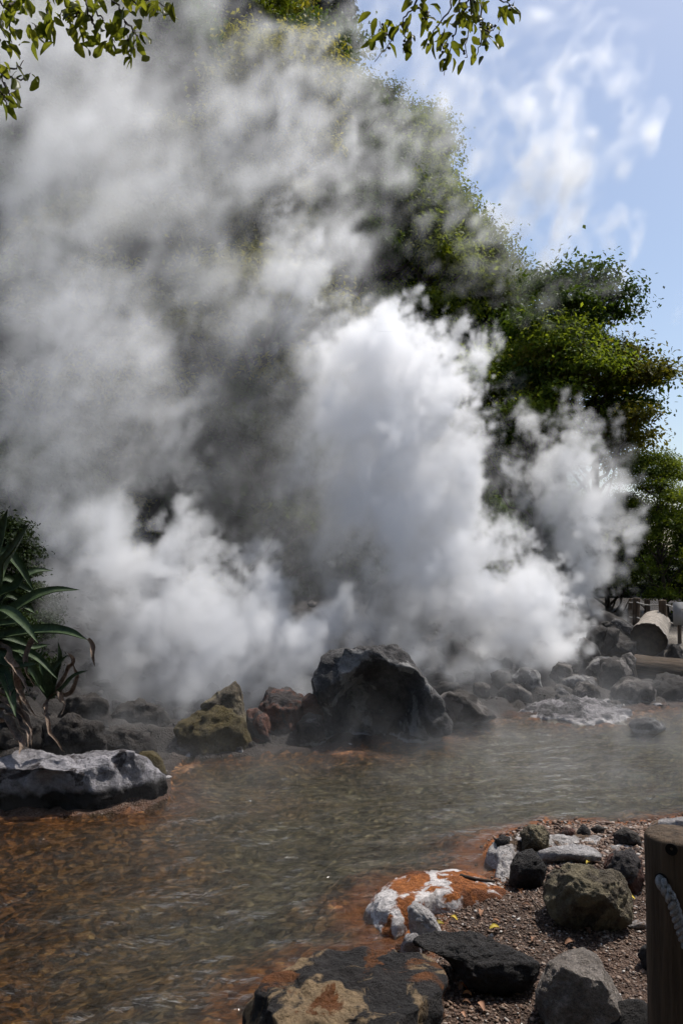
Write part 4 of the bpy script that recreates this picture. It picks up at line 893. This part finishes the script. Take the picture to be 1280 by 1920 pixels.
def log(label, a, b, ra, rb, seed, endcol):
    r = np.random.default_rng(seed); ax = (b - a); L = ax.length; q = ax.to_track_quat('Z', 'Y')
    o = empty('log', a); o.rotation_mode = 'QUATERNION'; o.rotation_quaternion = q; tag(o, label, 'log')
    nseg = 48; ang = np.linspace(0, 2 * math.pi, nseg, endpoint=False); prof = 1 + .05 * np.sin(2 * ang + 1) + .03 * np.sin(5 * ang + seed) + .015 * r.standard_normal(nseg); V = []
    for i, u in enumerate(np.linspace(0, 1, 24)):
        rr = (ra + (rb - ra) * u) * prof * (1 + .025 * np.sin(9 * u + 2 * ang) + .01 * r.standard_normal(nseg)); V.append(np.stack([rr * np.cos(ang), rr * np.sin(ang), np.full(nseg, u * L)], -1))
    V = np.concatenate(V); ix = np.arange(24 * nseg).reshape(24, nseg); jx = np.roll(ix, -1, 1)
    V2 = np.concatenate([V, [(0, 0, L)]]); T = np.stack([ix[-1], jx[-1], np.full(nseg, len(V))], -1)
    link('bark', mesh_np('bark', V2, [np.stack([ix[:-1], jx[:-1], jx[1:], ix[1:]], -1).reshape(-1, 4), T]), M_palewood if endcol else M_wood, o)
    # cut face with a raised bark rim
    E = np.concatenate([V[:nseg] * (1, 1, 0) * s + (0, 0, z) for s, z in ((1.0, -.004), (.9, -.004), (.88, .012), (.45, .010))] + [[(0, 0, .012)]]); ie = np.arange(4 * nseg).reshape(4, nseg); je = np.roll(ie, -1, 1)
    link('cut_face', mesh_np('cut_face', E, [np.stack([ie[:-1], ie[1:], je[1:], je[:-1]], -1).reshape(-1, 4), np.stack([je[3], ie[3], np.full(nseg, len(E) - 1)], -1)]), M_endgrain, o)
log('big cut log with pale bark and dark round face before the far fence', at(1215, 1198, 11.3), at(1229, 1166, 13.0), .235, .20, 4, True)
log('thick dark log lying sideways under the cut log', at(1188, 1250, 10.7), at(1345, 1272, 10.2), .17, .2, 6, False)

# ------------------------------------------------------------------ litter on the near shore
M_fall = [leaf_mat('leaf_yellow', (.38, .28, .05), (.5, .4, .08), .2, .5), leaf_mat('leaf_brown', (.16, .085, .05), (.30, .17, .11), .1, .6), leaf_mat('leaf_orange', (.35, .13, .05), (.45, .2, .08), .15, .6)]
lv = [(832, 1713, 0, 'pale'), (857, 1709, 0, ''), (754, 1703, 1, ''), (843, 1851, 1, ''), (860, 1854, 1, ''), (877, 1856, 2, ''), (852, 1835, 1, ''), (882, 1888, 1, ''), (900, 1708, 1, ''), (1190, 1688, 0, ''), (1104, 1620, 0, ''), (968, 1918, 1, ''), (884, 1868, 2, ''),
      (920, 1722, 1, ''), (862, 1908, 1, ''), (1105, 1750, 1, ''), (1000, 1760, 1, ''), (972, 1657, 2, ''), (908, 1902, 1, ''), (1058, 1768, 1, ''), (936, 1740, 0, ''), (995, 1700, 1, '')]
names = ['yellow', 'brown', 'orange']; rl = np.random.default_rng(77)
for px, py, k, _ in lv:
    p = onz(px, py, .1); p.z = gz(p.x, p.y) + .012; L = .045 * (.7 + .5 * rl.random()); a = rl.uniform(0, 6.28); d = Vector((math.cos(a), math.sin(a), .1)); c = Vector((0, 0, .008))
    V, q = blade([(0, 0, 0), d * L * .33 + c, d * L * .66 + c, d * L], L * .5, (.2 * rl.standard_normal(), -.2, 1), .2, 4, False)
    me = mesh_np('fallen_leaf', V, q); attr(me, 'tone', np.full(len(V), rl.random())); o = link('fallen_leaf', me, M_fall[k]); o.location = p
    tag(o, f'fallen {names[k]} leaf lying on the near gravel and stones', 'leaf', f'fallen {names[k]} leaves on the near shore')
def stick(label, pts, rad, z=.0, name='stick'):
    P3 = []
    for x, y in pts:
        p = onz(x, y, .1 + z); p.z = max(p.z, gz(p.x, p.y) + rad); P3.append(p)
    V, Fc = tube(P3, np.linspace(rad, rad * .5, len(P3)), 7, .1, np.random.default_rng(3)); tag(link(name, mesh_np(name, V, Fc), M_twig), label, 'stick')
stick('short thick reddish stick lying beside the orange terrace', [(862, 1642), (890, 1648), (927, 1653)], .011, .03)
stick('thin bent twig on the wide patched slab', [(640, 1915), (672, 1895), (690, 1870), (704, 1852)], .0035, .09, 'twig')
stick('thin straight twig on the charcoal black rock', [(836, 1786), (855, 1775), (877, 1762)], .004, .06, 'twig')
stick('thin twig between the terrace and the large brown boulder', [(985, 1670), (1000, 1690), (1012, 1705)], .004, .0, 'twig')
print('objects done')

# ------------------------------------------------------------------ steam
def steam_mat(name, dens, g=.45, col=(.985, .985, .99)):
    m, n, l = nt(name)
    v = node(n, 'ShaderNodeVolumePrincipled'); v.inputs['Color'].default_value = (*col, 1); v.inputs['Anisotropy'].default_value = g
    v.inputs['Density Attribute'].default_value = ''
    a = node(n, 'ShaderNodeAttribute', attribute_name='density'); ml = node(n, 'ShaderNodeMath', operation='MULTIPLY'); ml.inputs[1].default_value = dens
    l.new(a.outputs['Fac'], ml.inputs[0]); l.new(ml.outputs[0], v.inputs['Density'])
    o = node(n, 'ShaderNodeOutputMaterial'); l.new(v.outputs[0], o.inputs['Volume'])
    return m
def steam_object(name, lo, hi, vox, field, mat):
    lo = np.array(lo, float); hi = np.array(hi, float); res = np.ceil((hi - lo) / vox).astype(int) + 1; hi = lo + (res - 1) * vox
    nx, ny, nz = res; D = np.zeros(res, np.float32)
    ys = lo[1] + vox * np.arange(ny); zs = lo[2] + vox * np.arange(nz)
    step = max(1, int(600000 // (ny * nz)))
    pos = np.empty((nx, ny, nz, 3), np.float32)
    for i in range(0, nx, step):
        xs = lo[0] + vox * np.arange(i, min(nx, i + step))
        P = np.stack(np.meshgrid(xs, ys, zs, indexing='ij'), -1).astype(np.float32)
        pos[i:i + step] = P; D[i:i + step] = field(P.reshape(-1, 3)).reshape(P.shape[:3])
    D[0] = D[-1] = 0; D[:, 0] = D[:, -1] = 0; D[:, :, 0] = D[:, :, -1] = 0
    D[D < 1e-3] = 0
    N = D.size; me = bpy.data.meshes.new(name); me.vertices.add(N); me.vertices.foreach_set('co', pos.ravel()); attr(me, 'density', D.ravel())
    me.materials.append(mat)
    o = bpy.data.objects.new(name, me); COL.objects.link(o)
    g = bpy.data.node_groups.new(name, 'GeometryNodeTree'); g.interface.new_socket('Geometry', in_out='INPUT', socket_type='NodeSocketGeometry'); g.interface.new_socket('Geometry', in_out='OUTPUT', socket_type='NodeSocketGeometry')
    n = g.nodes; l = g.links; gi = n.new('NodeGroupInput'); go = n.new('NodeGroupOutput')
    vc = n.new('GeometryNodeVolumeCube'); vc.inputs['Min'].default_value = lo; vc.inputs['Max'].default_value = hi
    for k, s in enumerate(('Resolution X', 'Resolution Y', 'Resolution Z')): vc.inputs[s].default_value = int(res[k])
    si = n.new('GeometryNodeSampleIndex'); si.data_type = 'FLOAT'; si.domain = 'POINT'; si.clamp = True; l.new(gi.outputs[0], si.inputs['Geometry'])
    na = n.new('GeometryNodeInputNamedAttribute'); na.data_type = 'FLOAT'; na.inputs['Name'].default_value = 'density'; l.new(na.outputs['Attribute'], si.inputs['Value'])
    ps = n.new('GeometryNodeInputPosition'); sx = n.new('ShaderNodeSeparateXYZ'); l.new(ps.outputs[0], sx.inputs[0])
    def mth(op, a, b=None, c=None):
        m_ = n.new('ShaderNodeMath'); m_.operation = op
        for k, v in enumerate((a, b, c)):
            if v is None: continue
            if hasattr(v, 'links'): l.new(v, m_.inputs[k])
            else: m_.inputs[k].default_value = float(v)
        return m_.outputs[0]
    ii = [mth('ROUND', mth('DIVIDE', mth('SUBTRACT', sx.outputs[k], lo[k]), vox)) for k in range(3)]
    # integer maths so that large indices stay exact
    def im(op, a, b):
        m_ = n.new('FunctionNodeIntegerMath'); m_.operation = op
        for k, v in enumerate((a, b)):
            if hasattr(v, 'links'): l.new(v, m_.inputs[k])
            else: m_.inputs[k].default_value = int(v)
        return m_.outputs[0]
    q = im('ADD', im('MULTIPLY', im('ADD', im('MULTIPLY', ii[0], ny), ii[1]), nz), ii[2]); l.new(q, si.inputs['Index'])
    l.new(si.outputs[0], vc.inputs['Density'])
    sm = n.new('GeometryNodeSetMaterial'); sm.inputs['Material'].default_value = mat
    l.new(vc.outputs[0], sm.inputs['Geometry']); l.new(sm.outputs[0], go.inputs[0])
    md = o.modifiers.new('steam', 'NODES'); md.node_group = g
    print(name, res, N, 'mean', D.mean(), 'active', (D > 0).mean())
    return tag(o, kind='stuff')
def blobs(rows):
    """(px, py, depth, radius px, density, softness) -> centre, radius, density, softness."""
    C_ = np.array([tuple(at(a, b, Yd)) for a, b, Yd, *_ in rows]); Rr = np.array([r_[3] * r_[2] / F_PX for r_ in rows])
    return C_, Rr, np.array([r_[4] for r_ in rows], float), np.array([r_[5] if len(r_) > 5 else .5 for r_ in rows], float)
def field_from(rows, per_b, amp, warp, wper, stretch=1.0, extra=None, streak=0.0, tile=None, shear=0.0):
    tile = BIL if tile is None else tile
    Cb, Rb, Db, Sb = blobs(rows)
    def f(P):
        S = P * np.array((1, 1, stretch), np.float32); S[:, 0] -= shear * P[:, 2]
        wv = np.stack([samp(WARP[k], S + 11 * k, wper) for k in range(3)], -1)
        wv += .45 * np.stack([samp(WARP[k], S + 5 + 7 * k, wper * .37) for k in range(3)], -1)
        Q = P + (warp * wv).astype(np.float32)
        act = np.zeros(len(P), bool); best = np.full(len(P), -9.0, np.float32)
        A = []
        for c, r_, d_, s_ in zip(Cb, Rb, Db, Sb):
            v = 1 - np.sqrt(((Q - c.astype(np.float32)) ** 2).sum(1)) / np.float32(r_)
            A.append(v)
        A = np.array(A, np.float32)
        best = A.max(0); act = best > -.9
        out = np.zeros(len(P), np.float32)
        if act.any():
            a = A[:, act]; Pa = S[act] - (warp * .35 * wv[act]).astype(np.float32)
            w = np.exp(5 * (a - a.max(0))); F_ = np.log(w.sum(0)) / 5 + a.max(0); w /= w.sum(0)
            dd = (w * Db[:, None]).sum(0); ss = (w * Sb[:, None]).sum(0)
            nz = amp * samp(tile, Pa, per_b) + amp * .5 * samp(tile, Pa + 3.3, per_b * .41) + amp * .25 * samp(tile, Pa + 1.7, per_b * .19)
            v = F_ + nz * (1.12 - .5 * ss) - .08
            dn = np.clip(v / ss, 0, 1); dn = dn * dn * (3 - 2 * dn)
            if streak: dn *= np.clip(1 + streak * samp(PINK, Pa + 7, per_b * 1.3), 0, 2.5)
            out[act] = dn * dd
        if extra is not None: out += extra(P, Q)
        return out
    return f
near_rows = [
    # plume rising behind the red rocks and drifting left
    (430, 1265, 8.8, 100, .8, .7), (350, 1270, 8.7, 90, .7, .8), (560, 1270, 8.9, 60, .5, .9), (700, 1220, 9.6, 80, .4, .9), (240, 1240, 9, 90, .35, 1), (430, 1250, 9.0, 85, 1, .45), (350, 1190, 9.0, 115, 1, .45), (480, 1190, 9.2, 90, 1, .35), (560, 1205, 9.3, 62, .8, .4), (290, 1130, 9.2, 105, 1, .35), (400, 1115, 9.4, 62, 1, .25),
    (235, 1060, 9.4, 95, .9, .4), (292, 1000, 9.4, 40, .8, .25), (180, 1000, 9.6, 105, .7, .6), (520, 1128, 9.6, 42, .9, .25), (600, 1190, 9.5, 42, .7, .35), (470, 1290, 8.8, 60, .5, .8), (330, 1270, 8.8, 70, .35, .9),
    (140, 900, 9.8, 130, .5, .9), (90, 770, 10, 150, .5, .9), (220, 790, 10.3, 135, .5, .7), (130, 650, 10.5, 150, .5, .8), (250, 680, 10.8, 120, .5, .6), (60, 520, 11, 150, .4, .9), (170, 540, 11, 110, .35, .9), (320, 730, 11, 60, .4, .6), (360, 900, 11, 60, .12, .9),
    # plume rising at the foot of the bright rocks, leaning left over the huge boulder
    (1000, 1165, 10.8, 75, 1, .3), (930, 1125, 10.8, 95, 1, .3), (855, 1075, 10.8, 85, 1, .35), (985, 1085, 10.9, 55, 1, .2), (1045, 1180, 12.3, 42, 1, .25), (900, 1195, 10.8, 58, .7, .5), (1066, 1200, 12.4, 36, .9, .3), (1035, 1215, 11.2, 32, .7, .5), (820, 1000, 10.9, 60, 1, .3), (950, 1225, 10.6, 60, .5, .8), (850, 1215, 10.2, 70, .45, .9), (770, 1240, 9.8, 65, .35, 1), (1010, 1240, 10.4, 40, .35, .9),
    (765, 1000, 11, 110, .8, .45), (710, 900, 11.2, 145, .9, .45), (800, 900, 11.2, 85, 1, .25), (640, 1000, 11.3, 95, .35, .8), (730, 780, 11.2, 130, 1, .35), (800, 720, 11.2, 92, 1, .22), (705, 690, 11.2, 100, 1, .22), (745, 640, 11, 62, 1, .2), (845, 675, 11, 45, 1, .2), (650, 740, 11.3, 75, .7, .35), (610, 870, 11.4, 85, .35, .7),
    (690, 1110, 11.0, 90, .4, .9), (640, 1170, 10.2, 80, .5, .9), (760, 1170, 10.4, 85, .45, .9), (820, 1150, 10.5, 70, .45, .9), (540, 525, 12, 100, .38, .5), (595, 480, 12, 60, .5, .3), (620, 720, 11.6, 110, .25, .7), (560, 820, 11.6, 110, .12, .8), (640, 880, 11.5, 110, .25, .7), (150, 1140, 8.5, 120, .2, 1), (90, 960, 9.4, 110, .3, 1), (480, 600, 12, 90, .12, .8), (550, 630, 12, 80, .12, .8), (430, 480, 12.3, 110, .06, .9), (380, 560, 12, 110, .06, .9), (500, 980, 11.5, 80, .12, 1), (560, 760, 12, 60, .12, .9), (850, 940, 11, 50, 1, .2),
    # thin veil between and behind the plumes
    (420, 900, 12, 190, .035, 1), (520, 1090, 11.5, 150, .05, 1), (430, 720, 12, 170, .035, 1), (640, 560, 12.4, 140, .04, 1), (200, 1180, 9.5, 150, .06, 1), (760, 1120, 11.6, 120, .07, 1), (880, 900, 12, 110, .025, 1), (600, 1000, 12, 160, .06, 1),
]
near_rows = [(a, b, Yd, r_ * (1.22 if a < 340 and b < 960 else 1.06), d_ * (.24 if a < 340 and b < 960 else (.75 if a < 640 and b > 960 else 1)), 1.0 if a < 340 and b < 960 else min(1.1, s_ * (1.0 if a < 640 and b > 960 else 1.3))) for a, b, Yd, r_, d_, s_ in near_rows]
near_rows += [(300, 745, 10.8, 78, .40, .5), (235, 655, 10.8, 100, .40, .55), (150, 600, 11, 100, .30, .7), (335, 845, 10.6, 62, .25, .6), (120, 760, 10.6, 110, .2, .8), (350, 980, 10, 55, .2, .7),
              (250, 1290, 8.4, 75, .28, 1), (360, 1300, 8.3, 75, .32, 1), (460, 1300, 8.5, 65, .4, .9), (545, 1285, 8.6, 50, .4, .9), (880, 1255, 9.6, 60, .2, 1), (980, 1262, 9.8, 55, .22, 1), (160, 1290, 8.0, 80, .12, 1),
              (300, 1000, 9.3, 34, .8, .25), (345, 1070, 9.3, 40, .9, .25), (420, 1090, 9.3, 42, .9, .25), (490, 1110, 9.4, 40, .9, .25), (555, 1140, 9.4, 38, .9, .25), (615, 1185, 9.4, 34, .8, .3), (200, 1330, 7.1, 75, .10, 1), (300, 1340, 7.3, 60, .10, 1),
              (885, 700, 11, 30, .9, .3), (880, 935, 10.9, 36, .9, .3), (600, 640, 11.3, 50, .5, .5), (690, 610, 11.1, 45, .8, .3)]
def mist(P, Q):
    Y_, z_ = P[:, 1], P[:, 2]
    a = np.clip(samp(PINK, Q * np.array((1, 1, 1.8), np.float32), 4.5) * .5 + .35, 0, 2)
    return (a * .055 * np.exp(-np.maximum(z_, 0) / .28) * sstep(4.6, 7.5, Y_) * sstep(3.0, .3, np.abs(P[:, 0] + .6) - 3) * sstep(-.12, .02, z_)).astype(np.float32)
M_steam = steam_mat('steam_dense', 5.2)
steam_object('steam_plume', (-5.6, 4.6, -.1), (4.2, 13.4, 7.2), .042, field_from(near_rows, 2.0, .19, .20, 3.0, .9, mist, .25, None, .25), M_steam)
side_rows = [(1120, 1148, 14.2, 30, 1, .3), (1090, 1100, 14.3, 48, 1, .3), (1100, 1025, 14.5, 70, 1, .35), (1060, 960, 14.6, 72, .9, .4), (1112, 930, 14.6, 60, .9, .35), (1030, 885, 14.8, 62, .8, .35), (1090, 855, 14.8, 52, .8, .3), (1008, 800, 14.8, 32, .7, .3), (1088, 818, 14.8, 36, .7, .3),
             (1150, 965, 14.6, 38, .4, .6), (1150, 870, 15, 40, .3, .7), (1010, 1000, 14.6, 55, .25, .9), (930, 930, 14.8, 50, .15, 1), (1150, 1150, 14, 20, .8, .4), (1160, 1060, 14.6, 30, .25, .8)]
steam_object('steam_plume', (2.6, 12.6, -.1), (6.2, 16.4, 6.2), .06, field_from([(a, b, Yd, r_ * 1.06, d_ * .8, min(1, s_ * 1.5)) for a, b, Yd, r_, d_, s_ in side_rows], 1.8, .14, .18, 2.4, .9, None, .25, None, .2), steam_mat('steam_side', 4.0))
high_rows = [(60, 60, 15, 180, .9, 1), (230, 60, 16, 120, .55, 1), (60, 160, 14, 160, .9, 1), (330, 110, 16.3, 60, .25, 1), (500, 180, 16.4, 80, .7, 1), (410, 250, 15, 110, .8, 1), (100, 300, 13, 230, .9, 1), (20, 480, 12.6, 150, .7, 1), (250, 350, 13, 170, .7, .9), (350, 200, 14.5, 120, .6, .9), (300, 470, 12.8, 130, .6, .9), (430, 350, 14, 130, .7, .8), (520, 270, 15, 110, .8, .7), (600, 190, 17, 80, .9, .6), (665, 130, 19, 50, .9, .6), (640, 330, 14.5, 90, .9, .6), (500, 450, 13, 100, .7, .7),
             (190, 150, 14.5, 140, .55, 1), (560, 110, 17.5, 65, .6, .8), (440, 60, 17, 50, .35, 1), (720, 230, 18, 75, .6, .7), (800, 170, 22, 60, .4, .8), (865, 225, 22.5, 50, .35, .8), (700, 350, 15, 60, .7, .7), (380, 620, 12.6, 110, .3, 1), (620, 440, 13.5, 70, .4, .9),
             (900, 520, 15.8, 34, .9, .8), (940, 480, 16.5, 55, .9, .8), (1000, 560, 16.5, 48, 1.3, .8), (985, 400, 18, 60, 1.2, .8), (1030, 470, 18, 48, 1.2, .8), (1040, 590, 16.5, 32, 1.1, .8), (830, 360, 15.5, 26, .5, .8), (760, 480, 14.5, 50, .25, 1), (1050, 510, 18, 40, 1.1, .9), (1000, 620, 16.4, 30, .8, .9),
             (780, 150, 21, 70, .8, .8), (860, 210, 21, 55, .8, .8), (920, 270, 21, 40, .6, .9), (700, 110, 20, 55, .9, .8), (960, 330, 20, 45, .8, .9)]
steam_object('steam_wisps', (-8.5, 11.5, 3.0), (8.2, 24.5, 17.5), .11, field_from([(a, b, Yd, r_ * (1.18 if a < 700 else 1.4), d_ * (.85 if a < 700 else .62), (1.25 if a < 700 else 1.6) * s_) for a, b, Yd, r_, d_, s_ in high_rows], 4.4, .10, .85, 6.5, .9, None, .24, PINK, .45), steam_mat('steam_thin', 1.25, .4))
sky_rows = [(1060, 330, 25, 75, .9, .8), (1045, 250, 25, 72, .9, .8), (1085, 185, 25, 60, .7, .9), (1125, 120, 25, 50, .35, 1), (1015, 385, 25, 55, .8, .8), (1060, 480, 25, 36, .4, .9), (940, 150, 25, 60, .3, 1), (1010, 130, 25, 55, .3, 1), (870, 110, 25, 40, .2, 1), (980, 300, 25, 50, .4, 1), (1055, 430, 25, 48, .8, 1), (1050, 520, 25, 45, .7, 1), (1045, 600, 25, 36, .5, 1), (1020, 460, 25, 45, .7, 1)]
steam_object('steam_wisps', (2.5, 22.8, 8.5), (10.5, 27.5, 19.5), .11, field_from([(a, b, Yd, r_ * 1.35, d_, 1.5) for a, b, Yd, r_, d_, s_ in sky_rows], 7.0, .07, 1.1, 8.0, .8, None, .15, PINK, .2), steam_mat('steam_high', 2.6, .4))
print('steam done')
